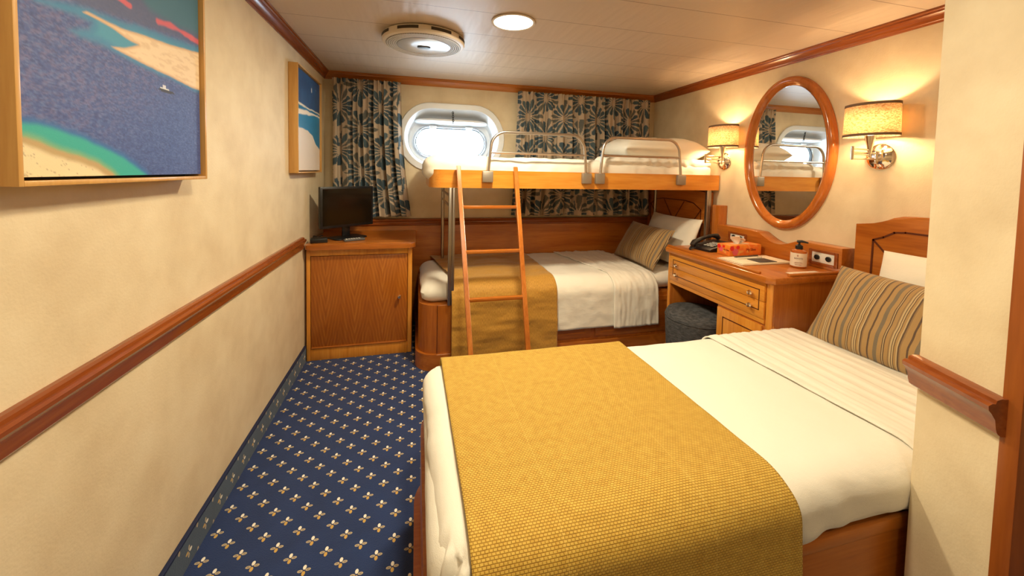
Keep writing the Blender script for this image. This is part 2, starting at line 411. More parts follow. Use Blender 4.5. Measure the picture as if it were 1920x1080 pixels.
def pillow(name, w, h, t, origin, X, Y, mat, label, cat, group=None, pinch=.05, seed=0, n=40, pw=2.6, sag=0.0):
    X = Vector(X).normalized(); Y = Vector(Y); Y = (Y - X * Y.dot(X)).normalized(); Z = X.cross(Y)
    o0 = Vector(origin); P = []; UVs = []
    for side in (1, -1):
        G = np.zeros((n + 1, n + 1, 3)); U = np.zeros((n + 1, n + 1, 2))
        for i in range(n + 1):
            for j in range(n + 1):
                u = math.sin((-1 + 2 * i / n) * PI / 2); v = math.sin((-1 + 2 * j / n) * PI / 2)
                prof = (max(0, 1 - abs(u) ** pw) * max(0, 1 - abs(v) ** pw)) ** .55
                x = u * w / 2 * (1 - pinch * (1 - v * v)); y = v * h / 2 * (1 - pinch * 1.4 * (1 - u * u))
                q = Vector((u * 2, v * 2, side * .3 + seed)); wr = noise.noise(q * 1.4) * .10 + noise.noise(q * 4) * .035
                z = side * t / 2 * prof * (1 + wr)
                z += sag * (1 - v) ** 2 * .25
                p = o0 + X * x + Y * (y + h / 2) + Z * z
                G[i, j] = p; U[i, j] = (x + w / 2, y)
        P.append(G); UVs.append(U)
    me1 = gridmesh('a', P[0], UVs[0]); me2 = gridmesh('b', P[1], UVs[1])
    bm = bmesh.new(); bm.from_mesh(me1); bm.from_mesh(me2); bmesh.ops.remove_doubles(bm, verts=bm.verts[:], dist=.0004)
    bpy.data.meshes.remove(me1); bpy.data.meshes.remove(me2)
    o = ob(name, bm, mat, None, 80, origin=tuple(o0)); tag(o, label, cat, group); return o
def text(name, s, size, mtx, mat, parent, ext=.0004, label=None):
    c = bpy.data.curves.new(name, 'FONT'); c.body = s; c.size = size; c.extrude = ext; c.align_x = 'CENTER'; c.align_y = 'CENTER'; c.resolution_u = 3
    t = bpy.data.objects.new('t', c); COL.objects.link(t)
    dg = bpy.context.evaluated_depsgraph_get(); me = bpy.data.meshes.new_from_object(t.evaluated_get(dg)); bpy.data.objects.remove(t)
    me.name = name; me.transform(mtx); me.materials.clear(); return link(name, me, mat, parent, 0, label=label)
def frame_mtx(o, X, Y):
    X = Vector(X).normalized(); Y = Vector(Y).normalized(); Z = X.cross(Y)
    return Matrix(((X.x, Y.x, Z.x, o[0]), (X.y, Y.y, Z.y, o[1]), (X.z, Y.z, Z.z, o[2]), (0, 0, 0, 1)))
def dup(r, off, name=None, label=None):
    c = r.copy(); COL.objects.link(c); c.location = Vector(r.location) + Vector(off)
    if label: c['label'] = label
    def rec(src, dst):
        for ch in list(src.children):
            k = ch.copy(); COL.objects.link(k); k.parent = dst; rec(ch, k)
    rec(r, c); return c

# ================================================================== THE ROOM
RX, RY, RZ, FY = 3.13, 3.52, 2.165, -1.25
b = B(); box(b, 0, RX + .1, FY, RY, -.06, 0); struct('floor', b, M_CARPET)
b = B(); box(b, 0, RX + .1, FY, RY, RZ, RZ + .05); struct('ceiling', b, M_CEIL)
b = B(); box(b, -.08, 0, FY, RY + .08, -.06, RZ + .05); struct('wall_left', b, M_WALL)
b = B(); box(b, RX, RX + .1, .711, RY + .08, -.06, RZ + .05); struct('wall_right', b, M_WALL)
b = B(); box(b, -.08, RX + .1, FY - .08, FY, -.06, RZ + .05); struct('wall_front', b, M_WALL)
b = B(); box(b, RX, RX + .1, FY, .516, -.06, RZ + .05); struct('wall_side', b, M_WALL)
# back wall with the porthole cut out
PC = (1.07, 1.655)
b = bmesh.new()
outer = [(-.0, 0), (RX, 0), (RX, RZ), (0, RZ)]; inner = stad(PC[0], PC[1], .425, .255, 20, flat=.19)
def loop(pts, y): 
    vs = [b.verts.new((p[0], y, p[1])) for p in pts]
    return vs, [b.edges.new((vs[i], vs[(i + 1) % len(vs)])) for i in range(len(vs))]
vo, eo = loop(outer, RY); vi, ei = loop(inner, RY)
bmesh.ops.triangle_fill(b, use_beauty=True, edges=eo + ei)
wb = struct('wall_back', b, M_WALL, 0)
# partition (closet side) beside the bed with its wooden end face
PA, PB = Vector((2.068, .711)), Vector((1.997, .516))
b = B(); prism(b, [tuple(PA), (RX + .1, .711), (RX + .1, .53), (PB.x + .0045, .53)], 'z', 0, RZ); struct('wall_partition', b, M_WALL)
b = B(); box(b, PB.x, RX, .50, .53, 0, RZ, .002); struct('door_1', b, wood('reddish door wood', (.24, .06, .008), (.33, .085, .012), (.40, .115, .018), axis='z', rough=.4))
# crown moulding
CP = [(0, 2.102), (.006, 2.102), (.009, 2.110), (.013, 2.113), (.016, 2.122), (.027, 2.136), (.035, 2.143), (.037, 2.152), (.045, 2.155), (.045, 2.166), (0, 2.166)]
def mould(bm, prof, path, closed=False):
    """sweep (d, z) profile along plan path; d measured to the left-hand normal of travel"""
    n = len(path); rings = []
    for i, p in enumerate(path):
        p = Vector(p); d0 = (p - Vector(path[i - 1])).normalized() if i > 0 else None; d1 = (Vector(path[i + 1]) - p).normalized() if i < n - 1 else None
        if d0 is None: d0 = d1
        if d1 is None: d1 = d0
        n0, n1 = Vector((-d0.y, d0.x)), Vector((-d1.y, d1.x)); m = (n0 + n1); m = m / (1 + n0.dot(n1))
        rings.append([bm.verts.new((p.x + m.x * d, p.y + m.y * d, z)) for d, z in prof])
    for a, c in zip(rings, rings[1:]):
        for k in range(len(prof)): bm.faces.new((a[k], a[(k + 1) % len(prof)], c[(k + 1) % len(prof)], c[k]))
    bm.faces.new(rings[0]); bm.faces.new(rings[-1][::-1])
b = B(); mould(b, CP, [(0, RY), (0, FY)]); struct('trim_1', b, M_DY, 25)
b = B(); mould(b, CP, [(RX, RY), (0, RY)]); struct('trim_2', b, M_WX, 25)
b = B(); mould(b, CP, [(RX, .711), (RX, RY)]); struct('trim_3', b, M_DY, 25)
# chair rail
RP = [(0, .806), (.010, .806), (.016, .812), (.019, .824), (.021, .842), (.028, .856), (.033, .863), (.034, .873), (.028, .878), (.022, .878), (.020, .886), (.012, .890), (0, .890)]
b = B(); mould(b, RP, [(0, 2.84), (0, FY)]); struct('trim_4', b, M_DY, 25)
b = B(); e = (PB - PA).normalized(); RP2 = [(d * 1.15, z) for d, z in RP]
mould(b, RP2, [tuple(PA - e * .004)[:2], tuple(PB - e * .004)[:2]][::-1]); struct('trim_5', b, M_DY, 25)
# wood panelling with ledge on the back wall
b = B(); box(b, .0, RX, 3.488, RY, 0, .885, .002); struct('trim_6', b, M_WX)
LP = [(0, .868), (.036, .868), (.044, .874), (.046, .884), (.040, .892), (.040, .902), (.052, .908), (.056, .916), (.052, .925), (.04, .929), (0, .93)]
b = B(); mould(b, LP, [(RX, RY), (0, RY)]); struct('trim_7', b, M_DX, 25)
# carpet skirting with its dark edging
b = B(); box(b, 0, .012, FY, 2.9, 0, .103); struct('baseboard_left', b, M_BASE)
b = B(); box(b, 0, .015, FY, 2.9, .103, .112, .002); struct('baseboard_edge', b, plain('navy edging', (.006, .014, .06), .7))

# ------------------------------------------------------------------ porthole window
wr = thing('window_1', '', '', (PC[0], RY, PC[1])); del wr['label']; del wr['category']; wr['kind'] = 'structure'
def band(outer, oy, inn, iy, bm):
    n = len(outer); A = [bm.verts.new((p[0], oy, p[1])) for p in outer]; C_ = [bm.verts.new((p[0], iy, p[1])) for p in inn]
    for k in range(n): bm.faces.new((A[k], A[(k + 1) % n], C_[(k + 1) % n], C_[k]))
def stk(levels):
    bm = B(); Ls = []
    for (hw, hh, fl, y, dz) in levels: Ls.append((stad(PC[0], PC[1] + dz, hw, hh, 20, flat=fl), y))
    for (a, ya), (c, yc) in zip(Ls, Ls[1:]): band(a, ya, c, yc, bm)
    bmesh.ops.remove_doubles(bm, verts=bm.verts[:], dist=1e-6); return bm
ob('window_ring', stk([(.475, .305, .20, 3.52, 0), (.475, .305, .20, 3.508, 0), (.470, .300, .20, 3.502, 0), (.425, .255, .19, 3.502, 0), (.42, .25, .19, 3.508, 0), (.42, .25, .19, 3.53, 0)]), M_WHITE, wr, 30)
ob('window_reveal', stk([(.425, .255, .19, 3.515, 0), (.40, .232, .19, 3.58, 0), (.398, .228, .19, 3.70, -.01), (.385, .21, .19, 3.74, -.015), (.345, .150, .19, 3.745, -.03)]), M_WHITE, wr, 40)
ob('window_frame', stk([(.355, .155, .20, 3.742, -.03), (.352, .152, .20, 3.715, -.03), (.340, .142, .20, 3.708, -.03), (.332, .136, .20, 3.715, -.03), (.330, .134, .20, 3.77, -.03)]), plain('chromed porthole frame', (.62, .64, .66), .2, .9), wr, 40)
ob('window_gasket', stk([(.331, .135, .20, 3.722, -.03), (.324, .129, .20, 3.720, -.03), (.322, .127, .20, 3.75, -.03)]), M_DARKR, wr, 40)
b = B(); prism(b, stad(PC[0], PC[1] - .03, .328, .133, 20, flat=.20), 'y', 3.742, 3.750); ob('window_pane', b, M_GLASS, wr, 0)
# raised storm cover, hinged above the glass and held on a chain
b = B(); prism(b, stad(0, 0, .335, .085, 20, flat=.20), 'z', -.008, .008, .003)
mt = Matrix.Translation((PC[0] + .0, 3.650, PC[1] + .150)) @ Matrix.Rotation(math.radians(-8), 4, 'X'); b.transform(mt)
fl = ob('storm_cover', b, M_WHITE, wr, 30)
b = B(); box(b, PC[0] - .22, PC[0] + .22, 3.72, 3.735, PC[1] + .115, PC[1] + .135, .003); 
for sx in (-1, 1):
    box(b, PC[0] + sx * .17 - .03, PC[0] + sx * .17 + .03, 3.69, 3.72, PC[1] + .098, PC[1] + .122, .004)
    tube(b, [(PC[0] + sx * .17 - .035, 3.705, PC[1] + .118), (PC[0] + sx * .17 + .035, 3.705, PC[1] + .118)], .008)
ob('cover_hinge', b, M_WHITE, fl, 30)
b = B(); z = PC[1] + .262
for i in range(7):
    zc = z - .0125 - i * .0175; ps = []
    for k in range(10):
        a = 2 * PI * k / 10; u, v = .0075 * math.cos(a), .0135 * math.sin(a)
        ps.append((PC[0] + .0 + (u if i % 2 else 0) + i * .001, 3.555 + (0 if i % 2 else u) + i * .002, zc + v))
    tube(b, ps, .0030, 6, closed=True)
ob('cover_chain', b, plain('dark chain steel', (.06, .06, .06), .4, .8), wr, 60)

# ================================================================== CURTAINS
def petals(U, V, du=.215, dv=.36, R0=.168):
    U = U + 0 * V; base = np.array([.58, .46, .34]); out = np.ones(U.shape + (3,)) * base
    best = np.zeros(U.shape); tone = np.zeros(U.shape)
    i0, i1 = int(U.min() / du) - 1, int(U.max() / du) + 2; j0, j1 = int(V.min() / dv) - 2, int(V.max() / dv) + 2
    D = np.full(U.shape, 9.); CI = np.zeros(U.shape); CJ = np.zeros(U.shape); DU = np.zeros(U.shape); DV = np.zeros(U.shape)
    for i in range(i0, i1 + 1):
        for j in range(j0, j1 + 1):
            cu, cv = i * du, j * dv + (dv / 2 if i % 2 else 0)
            a, c = U - cu, V - cv; d = np.hypot(a, c * .95); m = d < D
            D[m] = d[m]; CI[m] = i; CJ[m] = j; DU[m] = a[m]; DV[m] = c[m]
    th = np.arctan2(DV, DU) + CI * .7
    for N, rin, rout, wmax, ph in ((16, .028, .158, .0190, 0.),):
        k = np.floor(th * N / (2 * PI) + ph); fr = (th * N / (2 * PI) + ph) - k - .5
        h = np.sin(k * 12.9898 + CI * 78.233 + CJ * 37.719) * 43758.5453; h = h - np.floor(h)
        ro = rout * (.72 + .5 * h); lat = np.abs(fr) * 2 * PI / N * D; t = np.clip((D - rin) / (ro - rin), 0, 1)
        w = wmax * 1.35 * t ** .9 * np.sqrt(np.clip(1 - t ** 5, 0, 1))
        m = (lat < np.minimum(w, .41 * 2 * PI / N * D)) & (t > 0) & (t < 1)
        tone[m] = h[m]; best[m] = 1
    blue = np.array([.070, .112, .145]); grey = np.array([.150, .155, .145]); teal = np.array([.095, .140, .165])
    for m, c in (((best > 0) & (tone < .45), blue), ((best > 0) & (tone >= .45) & (tone < .75), teal), ((best > 0) & (tone >= .75), grey)): out[m] = c
    return out
def curtain(x0, x1, xb0, xb1, label, ngath, seed, z0=.955, z1=2.10, full=1.35, y=3.43, amp=.040):
    W_ = (x1 - x0) * full; nu, nv = int(W_ / .0048), int((z1 - z0) / .0048)
    u = np.linspace(0, 1, nu + 1)[:, None]; v = np.linspace(0, 1, nv + 1)[None, :]   # v = 0 at the top
    rs = np.random.RandomState(seed); ph = np.cumsum(rs.uniform(.75, 1.25, 200)); ph = ph / ph[int(ngath * 1.0)] * ngath
    uu = np.interp(u * ngath, np.arange(200), ph - ph[0])
    a = np.clip(.35 + v * 1.6, 0, 1)
    wave = (1.2 - 2.2 * np.abs(np.sin(PI * uu)) ** .75) * -.75 + .35 * np.sin(2 * PI * uu * 1.9 + seed + v * 1.2) + .12 * np.sin(2 * PI * uu * 3.1 + 2 * v)
    top = np.sin(2 * PI * u * ngath * 2.6) * np.exp(-v * 16)
    Y = y - amp * a * wave + .012 * top + 0 * v
    flare = v ** 2.2
    X = (x0 + (x1 - x0) * u) * (1 - flare) + (xb0 + (xb1 - xb0) * u) * flare + .010 * a * np.sin(4 * PI * uu + .6)
    Z = z1 - (z1 - z0) * v + 0 * u + .004 * np.sin(2 * PI * uu) * v
    P = np.stack([X + 0 * v, Y + 0 * u, Z + 0 * X], -1)
    C_ = petals(u * W_ + seed * .13, -(v * (z1 - z0)) + .05 + 0 * u)
    me = gridmesh('curtain', P, None, C_); o = link('curtain', me, M_CURT, None, 80, origin=((x0 + x1) / 2, y, z0)); tag(o, label, 'curtain'); return o
curtain(.075, .615, .075, .705, 'short floral blue and grey curtain left of the porthole, behind the television', 8, 1)
curtain(1.65, 3.02, 1.61, 3.05, 'wide floral blue and grey curtain right of the porthole, behind the bunk bed', 15, 4, full=1.25)

# ================================================================== CEILING FITTINGS
ap = thing('ceiling_air_purifier', 'round cream ceiling unit with grille ring and mirrored centre, left of the glowing downlight', 'air purifier', (.79, 2.44, RZ))
c0 = (.79, 2.44, 0)
b = B(); lathe(b, [(.230, 2.1649), (.242, 2.158), (.245, 2.130), (.240, 2.119), (.226, 2.115), (.150, 2.117), (.0, 2.117)], c0, n=72); ob('housing', b, M_CREAM, ap)
for k in range(8):
    b = B(); a0 = k * 45 + 8
    for a in np.linspace(a0, a0 + 29, 9)[:-1]:
        a1 = math.radians(a); a2 = math.radians(a + 29 / 8)
        vs = [b.verts.new((c0[0] + .2456 * math.cos(q), c0[1] + .2456 * math.sin(q), zz)) for q, zz in ((a1, 2.134), (a2, 2.134), (a2, 2.151), (a1, 2.151))]; b.faces.new(vs)
    bmesh.ops.remove_doubles(b, verts=b.verts[:], dist=1e-5); ob('side_slot', b, M_SLOT, ap, 60)
b = B()
for r in (.166, .178, .190, .202, .214): tube(b, [(c0[0] + r * math.cos(2 * PI * k / 64), c0[1] + r * math.sin(2 * PI * k / 64), 2.113) for k in range(64)], .0025, 6, closed=True)
for k in range(96):
    a = 2 * PI * k / 96; m = Matrix.Translation((c0[0], c0[1], 0)) @ Matrix.Rotation(a, 4, 'Z'); box(b, .160, .222, -.0012, .0012, 2.112, 2.117, mtx=m)
ob('grille', b, plain('grille plastic', (.70, .66, .60), .4), ap)
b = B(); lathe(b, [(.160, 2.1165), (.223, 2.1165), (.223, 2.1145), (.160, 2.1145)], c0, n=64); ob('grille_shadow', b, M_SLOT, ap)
b = B(); lathe(b, [(.0, 2.116), (.156, 2.116), (.158, 2.111), (.15, 2.1085), (.0, 2.1085)], c0, n=64); ob('centre_plate', b, plain('polished plate', (.80, .83, .88), .16, .55), ap)
b = B(); prism(b, stad(c0[0], c0[1] + .0, .040, .020, 10), 'z', 2.103, 2.109, .002); ob('sensor', b, M_BLACK, ap)
dl = thing('downlight', 'glowing round downlight set flush in the glossy ceiling', 'ceiling light', (1.25, 2.04, RZ))
b = B(); lathe(b, [(.104, 2.166), (.116, 2.1645), (.119, 2.160), (.116, 2.157), (.106, 2.158), (.103, 2.166)], (1.25, 2.04, 0), n=48); ob('bezel', b, M_CREAM, dl)
b = B(); lathe(b, [(.104, 2.164), (.104, 2.159), (.0, 2.1575)], (1.25, 2.04, 0), n=48); ob('diffuser', b, M_LIGHT, dl)

# ================================================================== PICTURES ON THE LEFT WALL
def picture(name, y0, y1, z0, z1, fw, depth, label, paint, res, can_in=.012):
    t = thing(name, label, 'picture', (0, (y0 + y1) / 2, z0))
    b = B(); lip = fw
    for (a, c, d, e_) in ((y0, y0 + lip, z0, z1), (y1 - lip, y1, z0, z1), (y0 + lip, y1 - lip, z0, z0 + lip), (y0 + lip, y1 - lip, z1 - lip, z1)): box(b, .001, depth, a, c, d, e_, .0015)
    ob('picture_frame', b, M_FRAME, t)
    b = B(); box(b, .001, .012, y0 + lip, y1 - lip, z0 + lip, z1 - lip); ob('backing', b, M_SLOT, t)
    g = .004; Y0, Y1, Z0, Z1 = y0 + lip + g, y1 - lip - g, z0 + lip + g, z1 - lip - g; xx = depth - can_in
    ny, nz = int((Y1 - Y0) / res), int((Z1 - Z0) / res); yy, zz = np.meshgrid(np.linspace(Y0, Y1, ny), np.linspace(Z0, Z1, nz), indexing='ij')
    P = np.stack([np.full(yy.shape, xx), yy, zz], -1); s = (yy - Y0) / (Y1 - Y0); q = (zz - Z0) / (Z1 - Z0)
    # turn the canvas edges back towards the wall
    P[0, :, 0] = P[-1, :, 0] = .014; P[:, 0, 0] = P[:, -1, 0] = .014
    me = gridmesh('canvas', P[::-1], None, paint(s, q, Y1 - Y0, Z1 - Z0)[::-1]); link('canvas', me, M_CANVAS, t, 30)
    return t
def fbm(x, y, f, seed=0, o=3):
    r = np.zeros(x.shape); rs = np.random.RandomState(seed)
    for k in range(o):
        n = 64; g = rs.rand(n, n); X = (x * f) % n; Y = (y * f) % n; i, j = X.astype(int), Y.astype(int); fx, fy = X - i, Y - j
        fx = fx * fx * (3 - 2 * fx); fy = fy * fy * (3 - 2 * fy); i2, j2 = (i + 1) % n, (j + 1) % n
        r += (g[i % n, j % n] * (1 - fx) * (1 - fy) + g[i2, j % n] * fx * (1 - fy) + g[i % n, j2] * (1 - fx) * fy + g[i2, j2] * fx * fy) * .5 ** k; f *= 2.1
    return r / (2 - .5 ** (o - 1))
def L_(c): c = np.array(c) / 255.; return np.where(c <= .04045, c / 12.92, ((c + .055) / 1.055) ** 2.4)
def mixc(m, A, c): return A * (1 - m[..., None]) + np.array(c) * m[..., None]
def sm(x, a, b_): t = np.clip((x - a) / (b_ - a), 0, 1); return t * t * (3 - 2 * t)
def pdist(Y, Z, pts):
    D = np.full(Y.shape, 9.)
    for (a, b_), (c, d) in zip(pts, pts[1:]):
        ux, uz = c - a, d - b_; t = np.clip(((Y - a) * ux + (Z - b_) * uz) / (ux * ux + uz * uz + 1e-12), 0, 1); D = np.minimum(D, np.hypot(Y - a - t * ux, Z - b_ - t * uz))
    return D
def pin(Y, Z, pts):
    """signed distance, positive inside the closed outline"""
    I = np.zeros(Y.shape, bool); P = list(pts) + [pts[0]]
    for (a, b_), (c, d) in zip(P, P[1:]):
        if b_ == d: continue
        m = ((b_ > Z) != (d > Z)) & (Y < (c - a) * (Z - b_) / (d - b_) + a); I ^= m
    return np.where(I, 1, -1) * pdist(Y, Z, P)
def paint_big(s, q, w, h):
    z = q * h; y = s * w; wob = (fbm(y, z, 22, 1) - .5) * .012
    A = np.ones(s.shape + (3,)) * L_((60, 80, 140))
    n1 = fbm(y * 2 + z, z * 5 - y * 2, 40, 2); n2 = fbm(y * 3, z * 9, 55, 5, 4)
    A = mixc(sm(n1, .35, .75) * .6 * sm((1 - s) * .8 + q * 1.4, .45, 1.0), A, L_((118, 104, 142)))
    A = mixc(sm(n2, .5, .8) * .55, A, L_((104, 120, 170))); A = mixc(sm(n2, .5, .25) * .5, A, L_((40, 50, 98)))
    SAND = [(-.02, .080), (.018, .075), (.069, .058), (.130, .043), (.181, .028), (.223, .006), (.25, -.02)]
    TEAL = [(-.02, .112), (.019, .107), (.071, .103), (.123, .091), (.183, .076), (.258, .051), (.340, .010), (.37, -.02)]
    gs = pin(y, z, SAND + [(-.1, -.1)]) + wob * .6; gt = pin(y, z, TEAL + [(-.1, -.1)]) + wob * .6
    A = mixc(sm(gt, -.014, .004), A, L_((35, 100, 165))); A = mixc(sm(gt, -.002, .012), A, L_((40, 165, 150))); A = mixc(sm(gs, -.018, -.002), A, L_((120, 170, 120)))
    A = mixc(sm(gs, -.006, .002), A, L_((185, 155, 100))); A = mixc(sm(gs, .006, .018), A, L_((230, 212, 165)))
    ln = sm(np.abs(fbm(y * 1.2 + z, z * 6 + y * 2, 18, 9) - .5), .018, .0) * sm(gs, .008, .02); A = mixc(ln * .6, A, L_((130, 100, 65)))
    SPIT = [(.151, .352), (.193, .351), (.235, .346), (.269, .339), (.293, .336), (.321, .336), (.292, .322), (.268, .312), (.225, .303), (.267, .298), (.33, .293), (.401, .288), (.483, .282), (.557, .276), (.642, .276), (.646, .405), (.522, .388), (.451, .377), (.389, .371), (.346, .367), (.306, .362), (.258, .358), (.214, .357), (.184, .357), (.16, .357)]
    SHAL = [(.021, .359), (.058, .345), (.092, .351), (.146, .363), (.27, .38), (.404, .396), (.647, .426), (.642, .262), (.518, .270), (.4, .278), (.303, .283), (.255, .287), (.191, .297), (.131, .296), (.11, .303), (.163, .322), (.173, .338), (.128, .338), (.079, .329), (.043, .324), (.01, .336)]
    up = pin(y, z, [(-.02, .372), (.146, .363), (.27, .38), (.404, .396), (.647, .426), (.66, .8), (-.02, .8)])
    A = mixc(sm(up, -.006, .012) * .8, A, L_((76, 84, 120)))
    gh = pin(y, z, SHAL) + wob; A = mixc(sm(gh, -.006, .012) * .9, A, L_((48, 128, 170))); A = mixc(sm(gh, .010, .03) * .45, A, L_((70, 160, 180)))
    DT = [(.30, .47), (.369, .44), (.454, .438), (.66, .455), (.70, .8), (.36, .8)]
    A = mixc(sm(pin(y, z, DT) + wob, -.012, .02), A, L_((50, 105, 128)))
    g = pin(y, z, SPIT) + wob * .35
    A = mixc(sm(g, -.002, .0025), A, L_((208, 168, 125))); A = mixc(sm(g, .001, .010), A, L_((232, 206, 168)))
    A = mixc(sm(g, .002, .01) * sm(fbm(y, z * 4, 34, 3), .48, .7) * .5, A, L_((205, 170, 128)))
    r = np.maximum(sm(pdist(y, z, [(.398, .424), (.445, .432), (.487, .434), (.543, .433), (.63, .431)]) + wob, .011, .003), sm(pdist(y, z, [(.240, .425), (.272, .425), (.293, .423)]) + wob, .007, .002))
    A = mixc(r * .9, A, L_((212, 88, 100)))
    # small boat
    u = y - .430; v = z - .243
    A = mixc(((np.abs(u) < .036) & (np.abs(v + .003) < .0045 * np.sqrt(np.clip(1 - (u / .036) ** 2, 0, 1)))).astype(float), A, L_((45, 42, 50)))
    A = mixc(((np.abs(u + .008) < .020) & (np.abs(v - .0025) < .0022)).astype(float), A, L_((225, 225, 225)))
    A = mixc(((np.abs(u + .010) < .007) & (np.abs(v - .007) < .004)).astype(float), A, L_((210, 210, 220)))
    return A
def paint_small(s, q, w, h):
    y, z = s * w, q * h; wob = (fbm(y, z, 14, 4) - .5) * .018; A = np.ones(s.shape + (3,)) * L_((26, 70, 120))
    A = mixc(sm(fbm(y, z, 16, 7), .3, .8) * .5, A, L_((45, 98, 152)))
    f = lambda p: np.interp(s, [a for a, _ in p], [b_ for _, b_ in p]) + wob
    a0 = f([(0, .668), (.4, .655), (.65, .660), (1, .660)]); a1 = f([(0, .645), (.4, .640), (.65, .650), (1, .648)])
    b0 = f([(0, .600), (.44, .622), (1, .628)]); b1 = f([(0, .552), (.44, .580), (.65, .606), (1, .612)])
    c0 = f([(0, .425), (.3, .428), (.44, .420), (.64, .380), (.78, .305), (1, .245)])
    st = lambda e: sm(e - q, -.004, .004)
    for e_, col in ((a0, (240, 228, 208)), (a1, (18, 118, 165)), (b0, (242, 230, 214)), (b1, (15, 130, 178)), (c0, (230, 216, 200))): A = mixc(st(e_), A, L_(col))
    A = mixc((sm(q, .605, .50) * st(b1) * (1 - st(c0))) * .35, A, L_((10, 100, 150)))
    A = mixc((np.hypot((s - .60) * w, (q - .865) * h * .7) < .012).astype(float) * .85, A, L_((215, 220, 235)))
    A = mixc((np.hypot((s - .80) * w, (q - .90) * h) < .005).astype(float) * .7, A, L_((190, 200, 225)))
    return A
picture('framed_beach_photograph', .868, 1.500, 1.315, 2.05, .010, .070, 'large oak-framed canvas print of blue sea, sand spit and small boat, nearest on left wall', paint_big, .0028)
picture('framed_beach_photograph', 2.585, 3.185, 1.325, 1.992, .008, .055, 'smaller oak-framed canvas print of white beach and turquoise water, between crown trim and television', paint_small, .005)

# ================================================================== CABINET WITH TELEVISION
cb = thing('cabinet', 'low cherry wood cabinet with one door, carrying the television in the left corner', 'cabinet', (.365, 3.18, 0))
b = B(); box(b, .016, .728, 2.912, 3.484, 0, .792, .004); ob('body', b, M_WZ, cb)
b = B()
box(b, .016, .042, 2.896, 2.915, 0, .795, .004); box(b, .696, .728, 2.896, 2.915, 0, .795, .008, 3); box(b, .042, .696, 2.898, 2.915, .745, .795, .002); box(b, .042, .696, 2.900, 2.915, 0, .082, .002)
ob('face_frame', b, M_HZ, cb)
b = B(); box(b, .045, .693, 2.897, 2.913, .088, .742, .004); dr = ob('door', b, M_CATH, cb)
b = B(); box(b, .047, .691, 2.892, 2.898, .086, .098, .002); ob('door_edge', b, M_WX, dr)
b = B(); lathe(b, [(.006, 2.897), (.006, 2.882), (.012, 2.878), (.0145, 2.868), (.010, 2.860), (0, 2.858)], (.639, 0, .433), axis='y', n=16); ob('knob', b, M_BRASS, dr)
b = B(); prism(b, rrect(.014, .752, 2.848, 3.462, (.03, .04, .03, .0)), 'z', .795, .830, .009); ob('cabinet_top', b, M_WX, cb)
b = B(); prism(b, rrect(.05, .735, 2.885, 3.45, (.02, .03, .03, .0)), 'z', .8302, .8320); ob('top_border', b, M_WX, cb)

tv = thing('television', 'small black flat television standing on the corner cabinet', 'television', (.235, 3.12, .832))
TX = Vector((.335, .27, 0)).normalized(); TN = Vector((TX.y, -TX.x, 0)); T0 = Vector((.245, 3.125, 0)); TT = frame_mtx((T0.x, T0.y, .918), TX, (0, 0, 1))  # local z points to viewer
def tbox(x0, x1, z0, z1, n0, n1, bev=0): 
    bb = B(); box(bb, x0, x1, z0, z1, n0, n1, bev); bb.transform(TT); return bb
ob('bezel', tbox(-.212, .212, 0, .305, -.018, .012, .004), M_BLACK, tv); ob('rear_housing', tbox(-.16, .16, .03, .26, -.05, -.018, .01), M_BLACK, tv)
ob('screen', tbox(-.195, .195, .02, .290, .012, .0128), M_SCREEN, tv)
b = tbox(-.03, .03, -.075, .05, -.03, -.014, .004); ob('stand_neck', b, M_BLACK, tv)
b = B(); prism(b, rrect(-.125, .125, -.085, .085, (.03,) * 4), 'z', 0, .009, .003); b.transform(Matrix.Translation((T0.x, T0.y, .832)) @ Matrix.Rotation(math.atan2(TX.y, TX.x), 4, 'Z')); ob('stand_base', b, M_BLACK, tv)
b = B(); m = Matrix.Translation((.315, 2.985, .833)) @ Matrix.Rotation(math.radians(28), 4, 'Z'); box(b, -.075, .075, -.019, .019, 0, .016, .005, mtx=m)
rc = ob('remote_control', b, plain('grey remote plastic', (.10, .10, .10), .4), None, origin=(.315, 2.985, .833)); tag(rc, 'slim grey remote control lying at the foot of the television', 'remote control')
b = B()
for i in range(3):
    for j in range(6): box(b, -.060 + j * .018, -.050 + j * .018, -.012 + i * .009, -.006 + i * .009, .0155, .0175, mtx=m)
ob('buttons', b, M_PLAST, rc)
b = B(); m2 = Matrix.Translation((.085, 2.955, .8325)) @ Matrix.Rotation(math.radians(12), 4, 'Z'); box(b, -.055, .055, -.04, .04, 0, .030, .004, mtx=m2)
sb = ob('receiver_box', b, M_BLACK, None, origin=(.085, 2.955, .8325)); tag(sb, 'small black receiver box on the cabinet at the left wall', 'receiver')
b = B(); tube(b, [(.05 + .03 * math.sin(k * .9), 2.985 + .012 * k, .842 + .02 * abs(math.sin(k * 1.3))) for k in range(10)], .004, 6); ob('cable', b, M_BLACK, sb)

